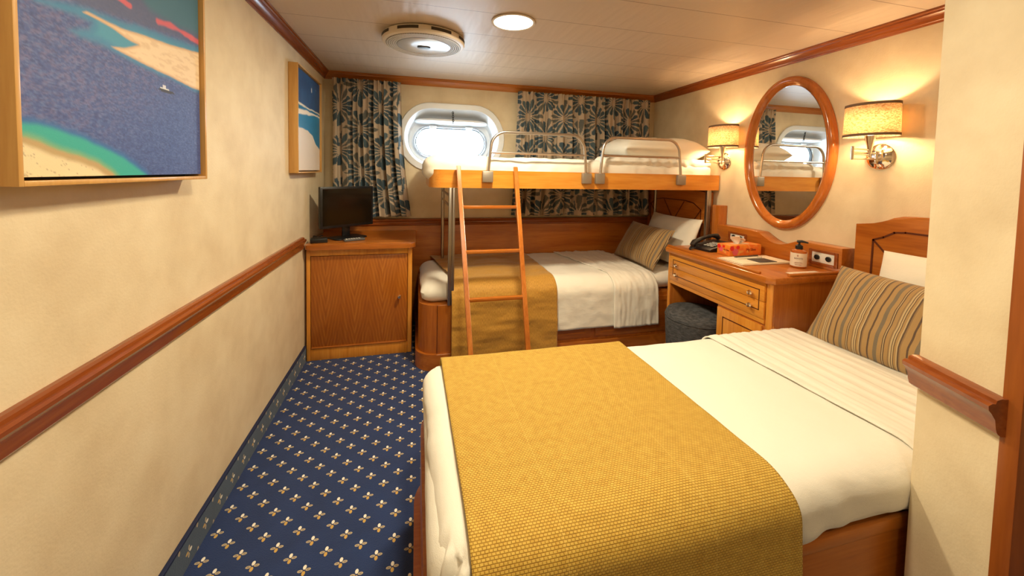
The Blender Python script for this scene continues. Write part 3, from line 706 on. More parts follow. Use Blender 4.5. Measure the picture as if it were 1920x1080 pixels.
# ================================================================== LOWER BED
BX0, BX1, BY0, BY1 = .775, 3.09, 2.60, 3.47
lb = thing('single_bed', 'lower single bed along the back wall, under the bunk bed', 'bed', (1.9, 3.05, 0))
b = B(); prism(b, rrect(BX0, BX1, BY0, BY1, (.125, 0, 0, .02), 12), 'z', .11, .445, .004); ob('base', b, M_WZ, lb)
b = B(); prism(b, rrect(BX0 - .02, BX1, BY0 - .018, BY1, (.14, 0, 0, .02), 12), 'z', 0, .112, .006); ob('plinth', b, M_WX, lb)
b = B(); box(b, .896, .900, 2.598, 2.601, .112, .445); ob('base_seam', b, M_INLAY, lb)
for xa, xb in ((1.20, 2.03), (2.07, 2.90)):
    b = B(); box(b, xa, xb, 2.592, 2.602, .135, .415, .003); d = ob('drawer_front', b, M_WX, lb)
    b = B()
    for (p, q, r_, s_) in ((xa + .04, xb - .04, .165, .173), (xa + .04, xb - .04, .377, .385)): box(b, p, q, 2.5895, 2.5925, r_, s_, .0008)
    for p in (xa + .04, xb - .048): box(b, p, p + .008, 2.5895, 2.5925, .173, .377, .0008)
    ob('moulding', b, M_WX, d)
def foot_sag(p, n):
    if p.x < 1.0:
        f = (1.0 - p.x) / .23; p = p + Vector((0, 0, -.010 * f)); k = noise.noise(Vector((p.y * 9, p.z * 9, 2))); p.x += .010 * k * f
        p.x += .006 * math.sin(math.atan2(p.z - .48, p.y - 2.62) * 9) * f
    return p
b = softbox(.785, 3.04, 2.632, 3.465, .446, .578, (.10, .09, .065), .022, .003, 5, 1, foot_sag); ob('mattress', b, M_SHEET, lb)
# headboard with inlay
hb = [(2.65, .44), (2.65, 1.225), (2.80, 1.238), (3.32, 1.238), (3.47, 1.225), (3.47, .44)]
b = B(); prism(b, hb, 'x', 3.058, 3.125, .004); hbo = ob('headboard', b, M_WY, lb)
b = B()
def strip_x(bm, x, pts, w=.008, t=.002):
    for (y0, z0), (y1, z1) in zip(pts, pts[1:]):
        d = Vector((y1 - y0, z1 - z0)); l = d.length; d.normalize(); n = Vector((-d.y, d.x)) * w / 2
        vs = [(y0 - d.x * w * .3 + n.x, z0 - d.y * w * .3 + n.y), (y1 + d.x * w * .3 + n.x, z1 + d.y * w * .3 + n.y), (y1 + d.x * w * .3 - n.x, z1 + d.y * w * .3 - n.y), (y0 - d.x * w * .3 - n.x, z0 - d.y * w * .3 - n.y)]
        prism(bm, vs, 'x', x - t, x + .001)
strip_x(b, 3.058, [(2.71, .60), (2.71, 1.075), (2.80, 1.125), (2.90, 1.14), (3.22, 1.14), (3.32, 1.125), (3.41, 1.075), (3.41, .60)])
strip_x(b, 3.058, [(2.71, 1.075), (2.94, .80), (3.20, 1.13)]); strip_x(b, 3.058, [(3.41, 1.075), (3.17, .80), (2.92, 1.13)])
ob('inlay', b, M_INLAY, hbo)
# bedding
top = .590
path = smoothpath([(3.46, top), (2.66, top), (2.572, .52), (2.560, .215)], .07)
ds = drape('bed_sheet', 1.30, 2.545, path, M_SHEET, None, .006, 7, 3, 110, .014, thick=.004, origin=(1.9, 3.0, top), edge=lambda s, a, c: (a, c + (.0 if s < .6 else (s - .6) * .06)))
tag(ds, 'white sheet hanging over the front of the lower single bed', 'sheet')
path = smoothpath([(3.455, top + .010), (2.66, top + .010), (2.562, .53), (2.548, .205)], .07)
fd = drape('folded_sheet', 2.20, 2.56, path, M_SHEET, None, .009, 8, 8, 50, .014, thick=.006, origin=(2.4, 3.0, top + .01), edge=lambda s, a, c: (a - .16 * (1 - min(1, s * 1.6)) , c + .02 * s), stretch=(2.2, 1, .5))
tag(fd, 'turned-down white top sheet across the lower single bed beside its striped pillow', 'sheet')
path = smoothpath([(3.462, top + .012), (2.655, top + .012), (2.556, .53), (2.530, .05)], .07)
rn = drape('bed_runner', .99, 1.745, path, M_RUN2, None, .010, 6, 5, 90, .014, thick=.004, origin=(1.4, 3.0, top + .012), edge=lambda s, a, c: (a - .11 * max(0, 1 - s * 2.2) + .0 * s, c + .0), stretch=(.6, 1, 2.0))
tag(rn, 'smooth mustard runner hanging over the lower single bed behind the ladder', 'bed runner')
pillow('pillow', .66, .43, .15, (2.86, 2.96, .600), (0, -1, 0), (.16, 0, .42), M_PILLOW, 'plain white pillow against the headboard under the bunk bed', 'pillow', seed=3, pinch=.04)
pillow('striped_pillow', .62, .37, .14, (2.585, 2.965, .600), (0, -1, 0), (.19, 0, .31), M_STRIPE, 'brown striped pillow on the lower single bed under the bunk', 'pillow', seed=6, pinch=.05)

# ================================================================== BUNK BED (upper)
bk = thing('bunk_bed', 'raised bunk bed with cherry wood side rail on steel posts over the single bed', 'bunk bed', (1.95, 3.0, 1.25))
b = B(); P_o = rrect(.835, 3.112, 2.585, 3.40, (.10, 0, 0, .02), 10); P_i = rrect(.857, 3.10, 2.607, 3.39, (.078, 0, 0, .01), 10)
rail_pts = [p for p in P_o]
def ringwall(bm, po, pi_, z0, z1):
    n = len(po); A = [[bm.verts.new((p[0], p[1], z)) for p in pts] for pts, z in ((po, z0), (po, z1), (pi_, z1), (pi_, z0))]
    for a, c in ((0, 1), (1, 2), (2, 3), (3, 0)):
        for k in range(n): bm.faces.new((A[a][k], A[a][(k + 1) % n], A[c][(k + 1) % n], A[c][k]))
P_i = rrect(.857, 3.10, 2.607, 3.39, (.078, .0, .0, .01), 10)
while len(P_i) < len(P_o): P_i.append(P_i[-1])
ringwall(b, P_o, P_i, 1.245, 1.366); ob('side_rail', b, M_LITX, bk, 30)  # cherry rail in a lighter tone, the light falling on it put into the colour
b = B(); prism(b, rrect(.85, 3.105, 2.60, 3.395, (.09, 0, 0, .01), 10), 'z', 1.250, 1.285); ob('slat_base', b, M_WX, bk)
b = softbox(.80, 3.085, 2.612, 3.39, 1.288, 1.462, (.09, .07, .06), .018, .009, 8, 11,
    lambda p, n: p + Vector((0, -.012 * max(0, n.z - .0) * 0, .006 * noise.noise(p * 14)))); ob('mattress', b, M_SHEET, bk)
for (px_, py, r_, z0_, z1_) in ((.985, 2.60, .0, .446, 1.246), (3.035, 2.615, .0, .446, 1.246)):
    b = B(); box(b, px_ - .022, px_ + .002, py - .022, py + .004, z0_, z1_, .004); box(b, px_ + .004, px_ + .022, py - .018, py + .002, z0_, z1_, .004); ob('front_post', b, M_STEELD, bk)
for px_ in (.975, 3.05):
    b = B(); tube(b, [(px_, 3.33, .60), (px_, 3.33, 1.246)], .014, 12); ob('rear_post', b, M_STEELD, bk)
b = B()
for zz in (1.19, 1.12): tube(b, [(.972, 2.602, zz), (.972, 3.33, zz)], .008, 8)
ob('end_brace', b, M_STEELD, bk)
def guard(xa, xb, ztop, zmid, name='guard_rail', lab='', grp=None):
    t = thing(name, lab, 'guard rail', ((xa + xb) / 2, 2.57, 1.33)); r = .105; y = 2.572
    pts = [(xa, y, 1.30)] + [(xa + .012, y, 1.45)] + [(xa + .02 + r - r * math.cos(a), y, ztop - r + r * math.sin(a)) for a in np.linspace(.15, PI / 2, 9)]
    pts += [(xb - .02 - r + r * math.sin(a), y, ztop - r + r * math.cos(a)) for a in np.linspace(0, PI / 2 - .15, 9)] + [(xb - .012, y, 1.45), (xb, y, 1.30)]
    b = B(); tube(b, pts, .0105, 12); ob('top_bar', b, M_CHROME, t)
    b = B(); tube(b, [(xa + .014, y, zmid), (xb - .014, y, zmid)], .0085, 10); ob('middle_bar', b, M_CHROME, t)
    for xx in (xa, xb):
        b = B(); box(b, xx - .037, xx + .037, 2.556, 2.5845, 1.285, 1.362, .006); ob('clamp', b, M_CLAMP, t)
    return t
guard(1.222, 1.950, 1.630, 1.490, lab='tubular steel guard rail on the bunk, the one above the ladder')
guard(2.055, 2.745, 1.628, 1.494, lab='tubular steel guard rail on the bunk in front of its pillow')
pillow('pillow', .76, .46, .20, (2.695, 2.65, 1.556), (1, .0, .01), (.0, 1, .05), M_PILLOW, 'plump white pillow lying on the upper bunk', 'pillow', seed=9, pinch=.012, pw=4.5)
# rolled blanket at the head of the bunk
b = softbox(2.10, 3.07, 2.612, 2.80, 1.41, 1.49, (.05, .045, .038), .014, .008, 11, 21, lambda p, n: p + n * .006 * math.sin(p.x * 60 + 6 * noise.noise(p * 5)) * (1 if p.x > 2.5 else .4))
o = ob('folded_blanket', b, M_SHEET, None, 80, origin=(2.58, 2.7, 1.44)); tag(o, 'rumpled white blanket folded along the bunk edge below its pillow', 'blanket')

# ladder
ld = thing('bunk_ladder', 'cherry wood ladder leaning on the bunk bed, with square rungs', 'ladder', (1.22, 2.0, 0))
LT = 1.395; 
def lp(side, z):   # centre of a stile at height z
    t_ = z / LT; y = 1.955 + (2.562 - 1.955) * t_
    x = (1.066 + (1.022 - 1.066) * t_) if side == 0 else (1.385 + (1.413 - 1.385) * t_)
    return Vector((x, y, z))
for s_ in (0, 1):
    b = B(); w, d = .0135, .016
    for (z0_, z1_) in ((0.0, LT),):
        a, c = lp(s_, z0_), lp(s_, z1_)
        vs = [b.verts.new(q + Vector((i * w, j * d, 0))) for q in (a, c) for i, j in ((-1, -1), (1, -1), (1, 1), (-1, 1))]
        for f_ in ((0, 1, 2, 3), (4, 5, 6, 7), (0, 1, 5, 4), (1, 2, 6, 5), (2, 3, 7, 6), (3, 0, 4, 7)): b.faces.new([vs[i] for i in f_])
    bmesh.ops.bevel(b, geom=b.edges[:], offset=.003, segments=2, affect='EDGES'); ob('stile', b, M_WZ, ld)
for zr in (.27, .60, .862, 1.128):
    a, c = lp(0, zr), lp(1, zr); b = B(); box(b, a.x + .012, c.x - .012, a.y - .015, a.y + .015, zr - .010, zr + .010, .003); ob('rung', b, M_WX, ld)

# ================================================================== DESK
DX, DXB, DY0, DY1 = 2.56, 3.03, 1.585, 2.44
dk = thing('desk', 'cherry wood dressing table with two wide drawers under the oval mirror', 'desk', (2.8, 2.0, 0))
b = B(); box(b, DX + .012, 3.125, DY0 + .001, DY0 + .026, 0, .80); box(b, DX + .008, 3.12, DY0 + .026, 1.955, 0, .60, .003)
box(b, DX + .006, 3.125, DY1 - .03, DY1, 0, .80, .003); box(b, 3.10, 3.125, DY0, DY1, .0, .80); box(b, DX + .02, 3.12, DY0 + .01, DY1 - .01, .60, .615)
box(b, DX + .012, DX + .03, DY0, DY1, .575, .80, .002)
ob('carcass', b, M_WZ, dk)
for r_, yy_ in ((.022, DY0 + .022), (.014, DY1 - .014)):
    b = B(); lathe(b, [(r_, 0), (r_, .80)], (DX + r_, yy_, 0), n=20); ob('corner_post', b, M_HZ, dk)
b = B(); box(b, DX, DX + .014, DY0 + .04, DY1 - .03, .745, .80, .0); box(b, DX, DX + .014, DY0 + .04, DY1 - .03, .575, .60, .0); ob('apron', b, M_HY, dk)
def inl(bm, x, y0, y1, z0, z1, sides, w=.005):
    if 't' in sides: box(bm, x - .0012, x + .001, y0, y1, z1 - w, z1)
    if 'b' in sides: box(bm, x - .0012, x + .001, y0, y1, z0, z0 + w)
    if 'l' in sides: box(bm, x - .0012, x + .001, y1 - w, y1, z0, z1)
    if 'r' in sides: box(bm, x - .0012, x + .001, y0, y0 + w, z0, z1)
for zb, zt, si in ((.694, .765, 'tlr'), (.600, .692, 'blr')):
    b = B(); box(b, DX - .004, DX + .012, DY0 + .042, DY1 - .032, zb, zt + (.012 if si[0] == 't' else 0), .0015); d = ob('drawer', b, M_HY, dk)
    b = B(); inl(b, DX - .004, 1.655, 2.375, zb if 't' in si else .640, .755 if 't' in si else zt, si); ob('inlay', b, M_INLAY, d)
    zk = .724 if 't' in si else .655
    for yk in (1.700, 2.320):
        b = B(); lathe(b, [(.005, -.004), (.005, -.016), (.012, -.019), (.0145, -.026), (.010, -.034), (0, -.036)], (DX, yk, zk), axis='x', n=16); ob('knob', b, M_BRASS, d)
b = B(); box(b, DX - .006, DX + .008, DY0 + .05, 1.945, .04, .563, .004); d = ob('door', b, M_HZ, dk)
b = B(); inl(b, DX - .006, DY0 + .10, 1.90, .09, .515, 'tblr', .006); ob('inlay', b, M_INLAY, d)
# top with chamfered corners and the low fiddle rail
top_o = [(2.53, 1.60), (2.56, 1.568), (3.125, 1.568), (3.125, 2.458), (2.56, 2.458), (2.53, 2.43)]
b = B(); prism(b, top_o, 'z', .800, .838, .009); ob('desk_top', b, M_WY, dk)
b = B(); box(b, 2.545, 2.562, 1.655, 2.435, .838, .852, .004); ob('fiddle_rail', b, M_WY, dk)
b = B(); box(b, 2.66, 3.125, 1.575, 1.592, .838, .852, .004); ob('fiddle_rail', b, M_WX, dk)
# back board with the wavy top
wv = []
for i in range(25):
    t_ = i / 24; y = 2.14 - .30 * t_; z = .985 - .052 * math.sin(PI * min(1, t_ * 1.0)) ** 1.2 - .012 * t_; wv.append((y, z))
bb = [(1.592, .838), (2.50, .838), (2.50, .985)] + wv + [(1.83, .973), (1.592, .973)]
b = B(); prism(b, bb, 'x', 3.035, 3.128, .003); bo = ob('back_board', b, M_WY, dk)
b = B(); box(b, 3.05, 3.128, 2.505, 2.575, .0, 1.13, .004); ob('end_post', b, M_WZ, dk)
def socket(yc, zc, w, h, label_):
    b = B(); x = 3.035
    for (a, c, d, e_) in ((yc - w / 2, yc - w / 2 + .018, zc - h / 2, zc + h / 2), (yc + w / 2 - .018, yc + w / 2, zc - h / 2, zc + h / 2), (yc - w / 2 + .018, yc + w / 2 - .018, zc + h / 2 - .014, zc + h / 2), (yc - w / 2 + .018, yc + w / 2 - .018, zc - h / 2, zc - h / 2 + .014)): box(b, x - .008, x + .001, a, c, d, e_, .002)
    t = thing('power_socket', label_, 'power socket', (x, yc, zc)); ob('surround', b, M_DY, t)
    b = B(); box(b, x - .004, x + .0005, yc - w / 2 + .018, yc + w / 2 - .018, zc - h / 2 + .014, zc + h / 2 - .014, .001); ob('plate', b, M_PLAST, t)
    for s_ in (-1, 1):
        b = B(); lathe(b, [(.0145, -.0005), (.0145, -.007), (.012, -.008), (.011, -.0045), (0, -.0045)], (x - .0035, yc + s_ * .032, zc), axis='x', n=20); so = ob('socket_outlet', b, M_BLACK, t)  # outlets drawn all black, with their shadow put into the colour
    return t
socket(1.690, .900, .162, .086, 'twin power socket in a wooden surround, right of the pump bottle')
socket(2.30, .915, .162, .07, 'power socket in the desk back board, behind the telephone')

# ------------------------------------------------------------------ things on the desk
ZT = .8385
ph = thing('telephone', 'black corded desk telephone behind the tissue box', 'telephone', (2.80, 2.29, ZT))
PM = Matrix.Translation((2.80, 2.285, ZT)) @ Matrix.Rotation(math.radians(8), 4, 'Z')
b = B(); prism(b, [(-.115, 0), (.115, 0), (.115, .055), (-.10, .022), (-.115, .014)], 'y', -.085, .085, .004); b.transform(PM); ob('phone_body', b, M_BLACK, ph)
b = B()
for i in range(4):
    for j in range(3):
        xx = -.065 + i * .026; box(b, xx - .008, xx + .008, -.055 + j * .026 - .008, -.055 + j * .026 + .008, .030 + (xx + .1) * .153 - .002, .0335 + (xx + .1) * .153, .001)
b.transform(PM); ob('keypad', b, plain('pale keys', (.45, .45, .43), .5), ph)
hpts = [(-.14, .045, .028), (-.12, .045, .048), (-.06, .047, .070), (0, .048, .082), (.06, .047, .088), (.10, .045, .082), (.118, .045, .066)]
b = B(); tube(b, hpts, [.016, .020, .013, .0125, .013, .020, .016], 12); b.transform(PM); ob('handset', b, M_BLACK, ph)
b = B(); cpts = []
for k in range(120):
    t_ = k / 119; ax = Vector((-.13 - .055 * math.sin(t_ * PI), .045 - .05 * t_, .034 - .026 * math.sin(t_ * PI) * 1 + .0)); a = k * 1.2
    cpts.append(ax + Vector((0, .005 * math.cos(a), .005 * math.sin(a))))
tube(b, cpts, .0016, 5); b.transform(PM); ob('coiled_cord', b, M_BLACK, ph)

def tissue_paint():
    t = NT('orange printed card'); c = t.n('ShaderNodeTexCoord').outputs['Object']; nz = t.n('ShaderNodeTexNoise', {'Vector': c, 'Scale': 22.0, 'Detail': 2.0})
    t.p(Base_Color=t.ramp(nz.outputs[0], [(.35, (.85, .30, .03)), (.55, (.80, .17, .03)), (.7, (.82, .42, .10))]), Roughness=.35); return t.m
TM = Matrix.Translation((2.742, 2.062, ZT)) @ Matrix.Rotation(math.radians(2), 4, 'Z')   # local x along the long face, y into the depth
tb = thing('tissue_box', 'orange flowered tissue box with a white tissue pulled out, beside the telephone', 'tissue box', (2.742, 2.062, ZT))
b = B(); box(b, 0, .262, 0, .105, 0, .070, .0015); b.transform(TM); ob('box', b, tissue_paint(), tb)
b = B(); prism(b, stad(.131, .052, .075, .022, 10), 'z', .0695, .0708); b.transform(TM); ob('opening', b, plain('opening film', (.8, .55, .35), .3), tb)
def flower(cx, cz, r, mat, nm, face='front', np_=6):
    b = B()
    for k in range(np_):
        a = 2 * PI * k / np_; prism(b, stad(cx + r * .5 * math.cos(a), cz + r * .5 * math.sin(a), r * .48, r * .40, 8, flat=.001), 'y', -.0006 - .0001 * k, .0003)
    if face == 'side': b.transform(Matrix.Rotation(-PI / 2, 4, 'Z')); 
    b.transform(TM); ob(nm, b, mat, tb, 0)
M_PINK = plain('pink print', (.75, .13, .18), .4); M_RED = plain('red print', (.72, .02, .02), .4)
flower(.045, .026, .026, M_PINK, 'printed_flower'); flower(.018, .050, .018, M_RED, 'printed_flower'); flower(.066, .056, .015, M_RED, 'printed_flower')
for (yy_, zz_, r_, mm_) in ((.072, .040, .018, M_PINK), (.088, .056, .015, M_RED), (.050, .060, .010, M_RED)):
    b = B()
    for k in range(6):
        a = 2 * PI * k / 6; prism(b, stad(yy_ + r_ * .5 * math.cos(a), zz_ - .004 + r_ * .5 * math.sin(a), r_ * .48, r_ * .40, 8, flat=.001), 'x', -.0006 - .0001 * k, .0003)
    b.transform(TM); ob('printed_flower', b, mm_, tb, 0)
M_INK = plain('dark red ink', (.16, .008, .01), .5)
text('lettering', 'My Silee', .024, TM @ Matrix.Translation((.175, -.0008, .038)) @ Matrix.Rotation(PI / 2, 4, 'X'), M_INK, tb)
text('lettering', 'My Silee', .014, TM @ Matrix.Translation((-.0008, .028, .036)) @ Matrix.Rotation(-PI / 2, 4, 'Z') @ Matrix.Rotation(PI / 2, 4, 'X'), M_INK, tb)
# tissue
n = 26; P = np.zeros((n, n, 3))
for i in range(n):
    for j in range(n):
        u, v = i / (n - 1), j / (n - 1)
        wdt = .018 + .075 * v - .050 * v * v * 1.2; x = .112 + (u - .5) * 2 * wdt + .012 * math.sin(v * 3) - .045 * (v - .0) * .5; 
        z_ = .069 + .062 * v * (1 - .35 * abs(u - .35) * 1.6); y = .052 + .020 * math.sin(u * 9 + v * 2) * (.4 + v) - .02 * v
        P[i, j] = (x, y, z_)
me = gridmesh('tissue', P); me.transform(TM); o = link('tissue', me, plain('tissue paper', (.86, .82, .76), .9), tb, 80); solid(o, .001)

fo = thing('leather_folder', 'cream stationery folder with notepad and pens lying open on the desk', 'folder', (2.80, 1.92, ZT))
b = B(); box(b, 2.605, 2.985, 1.825, 2.020, ZT, ZT + .006, .002); ob('cover', b, plain('cream card', (.66, .52, .36), .5), fo)
b = B(); box(b, 2.615, 2.975, 1.832, 2.012, ZT + .006, ZT + .010, .001); ob('pages', b, plain('paper', (.74, .62, .46), .6), fo)
b = B(); box(b, 2.745, 2.875, 1.838, 1.930, ZT + .0102, ZT + .013, .001); o = ob('notepad', b, plain('charcoal notepad', (.035, .028, .025), .5), None, origin=(2.81, 1.884, ZT + .0102)); tag(o, 'dark notepad on top of the cream folder', 'notepad')
for (a, c, col, lab_) in (((2.70, 1.985), (2.90, 1.998), (.10, .07, .05), 'dark pen at the back of the cream folder'), ((2.68, 1.945), (2.87, 1.940), (.80, .76, .66), 'white pen on the cream folder, in front of the dark pen')):
    b = B(); A_, C2 = Vector((*a, ZT + .0142)), Vector((*c, ZT + .0142)); d_ = (C2 - A_)
    tube(b, [A_, A_ + d_ * .06, A_ + d_ * .08, A_ + d_ * .95, C2], [.001, .003, .004, .004, .003], 10); o = ob('pen', b, plain('pen barrel', col, .3), None, origin=tuple(A_)); tag(o, lab_, 'pen')
    b = B(); tube(b, [A_ + d_ * .80 + Vector((0, 0, .0045)), C2 + Vector((0, 0, .0045))], .0012, 6); ob('clip', b, M_BLACK, o)
b = B(); box(b, 2.722, 2.925, 1.598, 1.652, ZT, ZT + .0015); o = ob('information_card', b, plain('printed card', (.78, .68, .58), .4), None, origin=(2.82, 1.625, ZT)); tag(o, 'white information card lying at the right end of the desk', 'card')
b = B()
for k in range(4): box(b, 2.745 + (.01 * (k % 2)), 2.895 - .015 * k, 1.607 + k * .010, 1.6095 + k * .010, ZT + .0015, ZT + .0018)
ob('print_lines', b, plain('grey ink', (.45, .32, .26), .6), o)

bt = thing('pump_bottle', 'amber lotion bottle with white label and black pump on the desk', 'bottle', (2.925, 1.748, ZT)); bc = (2.925, 1.748, 0)
def amber():
    t = NT('amber bottle'); t.p(Base_Color=(.45, .11, .015), Roughness=.12, Coat_Weight=.6); return t.m
b = B(); lathe(b, [(.036, ZT), (.0395, ZT + .004), (.0395, ZT + .088), (.036, ZT + .098), (.020, ZT + .104), (.015, ZT + .108), (.0, ZT + .108)], bc, n=32); ob('bottle_body', b, amber(), bt)
b = B(); lathe(b, [(.0398, ZT + .010), (.0402, ZT + .010), (.0402, ZT + .086), (.0398, ZT + .086)], bc, n=40); lbl = ob('bottle_label', b, plain('cream label', (.80, .70, .56), .5), bt)
b = B(); lathe(b, [(.0155, ZT + .106), (.019, ZT + .108), (.0185, ZT + .126), (.010, ZT + .132), (.0055, ZT + .134), (.005, ZT + .148), (.0, ZT + .148)], bc, n=24)
hd = Vector((.62, -.78, 0)); tube(b, [Vector(bc) - hd * .012 + Vector((0, 0, ZT + .150)), Vector(bc) + hd * .012 + Vector((0, 0, ZT + .152)), Vector(bc) + hd * .042 + Vector((0, 0, ZT + .147))], [.007, .008, .0045], 10)
ob('pump', b, M_BLACK, bt)
vd = Vector((.75 - bc[0], 0 - bc[1], 0)).normalized(); sd = Vector((-vd.y, vd.x, 0))
def lab_txt(s_, size, z_, off=0, nm='lettering'):
    P0 = Vector(bc) + vd * .0404 + Vector((0, 0, z_)) + sd * off
    return text(nm, s_, size, frame_mtx(P0, -sd if (-sd).cross(Vector((0, 0, 1))).dot(vd) > 0 else sd, (0, 0, 1)), plain('label ink', (.12, .05, .04), .6), lbl, .0003)
lab_txt('ROOTS', .0125, ZT + .056); lab_txt('hand wash'.replace('hand wash', '- - - -'), .007, ZT + .046)
b = B(); fm = frame_mtx(Vector(bc) + vd * .0406 + Vector((0, 0, ZT)), -sd if (-sd).cross(Vector((0, 0, 1))).dot(vd) > 0 else sd, (0, 0, 1))
for k, (w_, z_) in enumerate(((.034, .034), (.040, .030), (.036, .022), (.028, .018))): box(b, -w_ / 2, w_ / 2, z_ - .0006, z_ + .0006, -.0003, .0003)
b.transform(fm); M_FADE = plain('faded ink', (.42, .22, .16), .6); ob('label_print', b, M_FADE, lbl)
b = B(); prism(b, stad(-.004, .072, .0035, .0055, 6, flat=0), 'z', -.0003, .0003); b.transform(fm); ob('label_emblem', b, M_FADE, lbl)

# ------------------------------------------------------------------ stool
st = thing('stool', 'round charcoal upholstered stool tucked under the desk', 'stool', (2.60, 2.17, 0))
b = B(); lathe(b, [(.0, .0), (.165, .0), (.175, .02), (.190, .25), (.198, .38), (.196, .42), (.183, .444), (.14, .452), (0, .455)], (2.60, 2.17, 0), n=48); ob('upholstery', b, M_STOOL, st, 60)
b = B(); tube(b, [(2.60 + .198 * math.cos(2 * PI * k / 48), 2.17 + .198 * math.sin(2 * PI * k / 48), .405) for k in range(48)], .003, 6, closed=True); ob('piping', b, M_STOOL, st, 60)

# ================================================================== MIRROR
mr = thing('oval_mirror', 'oval mirror in a rounded cherry wood frame above the desk', 'mirror', (RX, 2.03, 1.52)); mc = (RX, 2.028, 1.519)
b = B(); n = 96; sec = [(.0, -.002), (.0, -.020), (.006, -.034), (.018, -.042), (.032, -.042), (.044, -.034), (.050, -.022), (.058, -.016), (.058, -.004), (.058, -.002)]
rings = []
for k in range(n):
    a = 2 * PI * k / n; rings.append([b.verts.new((mc[0] + dx, mc[1] + (.318 - r) * math.cos(a), mc[2] + (.500 - r) * math.sin(a))) for r, dx in sec])
for k in range(n):
    for i in range(len(sec)): b.faces.new((rings[k][i], rings[(k + 1) % n][i], rings[(k + 1) % n][(i + 1) % len(sec)], rings[k][(i + 1) % len(sec)]))
ob('mirror_frame', b, wood('glossy cherry', (.34, .085, .010), (.45, .13, .02), (.52, .17, .03), axis='z', rough=.12), mr, 60)
b = B(); lathe(b, [(1, -.004), (1, -.010), (0, -.010)], mc, axis='x', n=96, sx=.264, sy=.446); ob('mirror_glass', b, M_MIRROR, mr, 30)

# ================================================================== SCONCES
def sconce(yp, yc, xc, label_):
    zp = 1.480; t = thing('wall_sconce', label_, 'wall lamp', (RX, yp, zp))
    b = B(); lathe(b, [(.066, -.001), (.068, -.006), (.062, -.014), (.052, -.017), (.044, -.024), (.024, -.030), (.0, -.032)], (RX, yp, zp), axis='x', n=40); ob('wall_plate', b, M_BRASS, t, 50)
    E_ = Vector((2.905, (yp + yc) / 2 - .01, zp + .012)); S_ = Vector((xc, yc, zp + .022))
    b = B()
    for dz in (-.016, .016): tube(b, [(RX - .03, yp, zp + dz), (E_.x, E_.y, E_.z + dz - .012)], .0045, 10)
    tube(b, [E_ + Vector((0, 0, -.034)), E_ + Vector((0, 0, .034))], .0075, 12); tube(b, [(RX - .028, yp, zp - .026), (RX - .028, yp, zp + .026)], .010, 12)
    for dz in (-.004, .022): tube(b, [E_ + Vector((0, 0, dz)), S_ + Vector((0, 0, dz - .012))], .0042, 10)
    ob('swing_arm', b, M_BRASS, t, 50)
    b = B(); lathe(b, [(.007, 1.475), (.009, 1.50), (.011, 1.520), (.018, 1.555), (.024, 1.585), (.020, 1.588), (.0, 1.588)], (xc, yc, 0), n=24); ob('lamp_holder', b, M_BRASS, t, 50)
    a_, b_ = .088, .120; z0_, z1_ = 1.580, 1.748
    def shell(za, zb, r0, r1, th=.002):
        bb = B(); lathe(bb, [(r0, za), (r1, zb)], (xc, yc, 0), n=56, sx=a_, sy=b_)
        for f_ in [f for f in bb.faces if len(f.verts) > 4]: bb.faces.remove(f_)
        return bb
    sh = ob('lamp_shade', shell(z0_, z1_, 1.0, .965), M_SHADE, t, 60); solid(sh, .0012)
    for za, zb, r0, r1 in ((z0_, z0_ + .013, 1.012, 1.009), (z1_ - .013, z1_, .981, .978)): o_ = ob('shade_trim', shell(za, zb, r0, r1), M_TRIM, sh, 60); solid(o_, .0015)
    b = B(); 
    for ang in (0, 120, 240):
        a = math.radians(ang); tube(b, [(xc, yc, z0_ + .012), (xc + a_ * .99 * math.cos(a), yc + b_ * .99 * math.sin(a), z0_ + .012)], .0012, 5)
    ob('shade_spider', b, M_BRASS, t, 50)
    b = B(); lathe(b, [(.009, 1.586), (.011, 1.594), (.018, 1.606), (.019, 1.616), (.012, 1.626), (0, 1.629)], (xc, yc, 0), n=20); ob('bulb', b, M_BULB, t, 60)
    l = lamp('sconce_lamp', 'POINT', (xc, yc, 1.655), 4.8, (1, .70, .38), shadow_soft_size=.018); l.parent = t; l.location = Vector((xc, yc, 1.655)) - t.location
    l2 = lamp('sconce_lamp', 'POINT', (xc, yc, 1.60), 3.6, (1, .72, .40), shadow_soft_size=.018); l2.parent = t; l2.location = Vector((xc - .04, yc, 1.612)) - t.location
    return t
sconce(1.500, 1.487, 3.028, 'swing-arm wall lamp with linen shade, right of the oval mirror')
sconce(2.560, 2.475, 3.028, 'swing-arm wall lamp with linen shade, left of the oval mirror by the bunk pillow')

# ================================================================== DOUBLE BED (near)
QX0, QX1, QY0, QY1 = .775, 3.075, .745, 1.548
db = thing('bed', 'near bed with cherry wood base and headboard, beside the partition wall', 'bed', (1.9, 1.15, 0))
b = B(); prism(b, rrect(QX0, QX1, QY0, QY1, (.13, 0, 0, .13), 12), 'z', .11, .40, .006); ob('base', b, M_WX, db)
b = B(); prism(b, rrect(QX0 - .022, QX1, QY0 - .02, QY1 + .02, (.15, 0, 0, .15), 12), 'z', 0, .115, .006); ob('plinth', b, M_WX, db)
b = B(); box(b, .95, QX1, QY0 - .010, QY0 + .004, .375, .412, .004); ob('ledge', b, M_WX, db)
b = softbox(.782, 3.03, .722, 1.560, .400, .565, (.10, .10, .07), .03, .003, 5, 2); ob('mattress', b, M_SHEET, db)
hbq = [(1.586, .40), (1.586, 1.118), (1.50, 1.128), (1.465, 1.140), (1.42, 1.168), (1.38, 1.180), (1.30, 1.184), (1.0, 1.184), (.96, 1.18), (.92, 1.168), (.875, 1.14), (.84, 1.128), (.754, 1.118), (.754, .40)]
hbq = [(y - .026, z) for y, z in hbq]; b = B(); prism(b, hbq, 'x', 3.075, 3.128, .004); hbo = ob('headboard', b, M_WY, db)
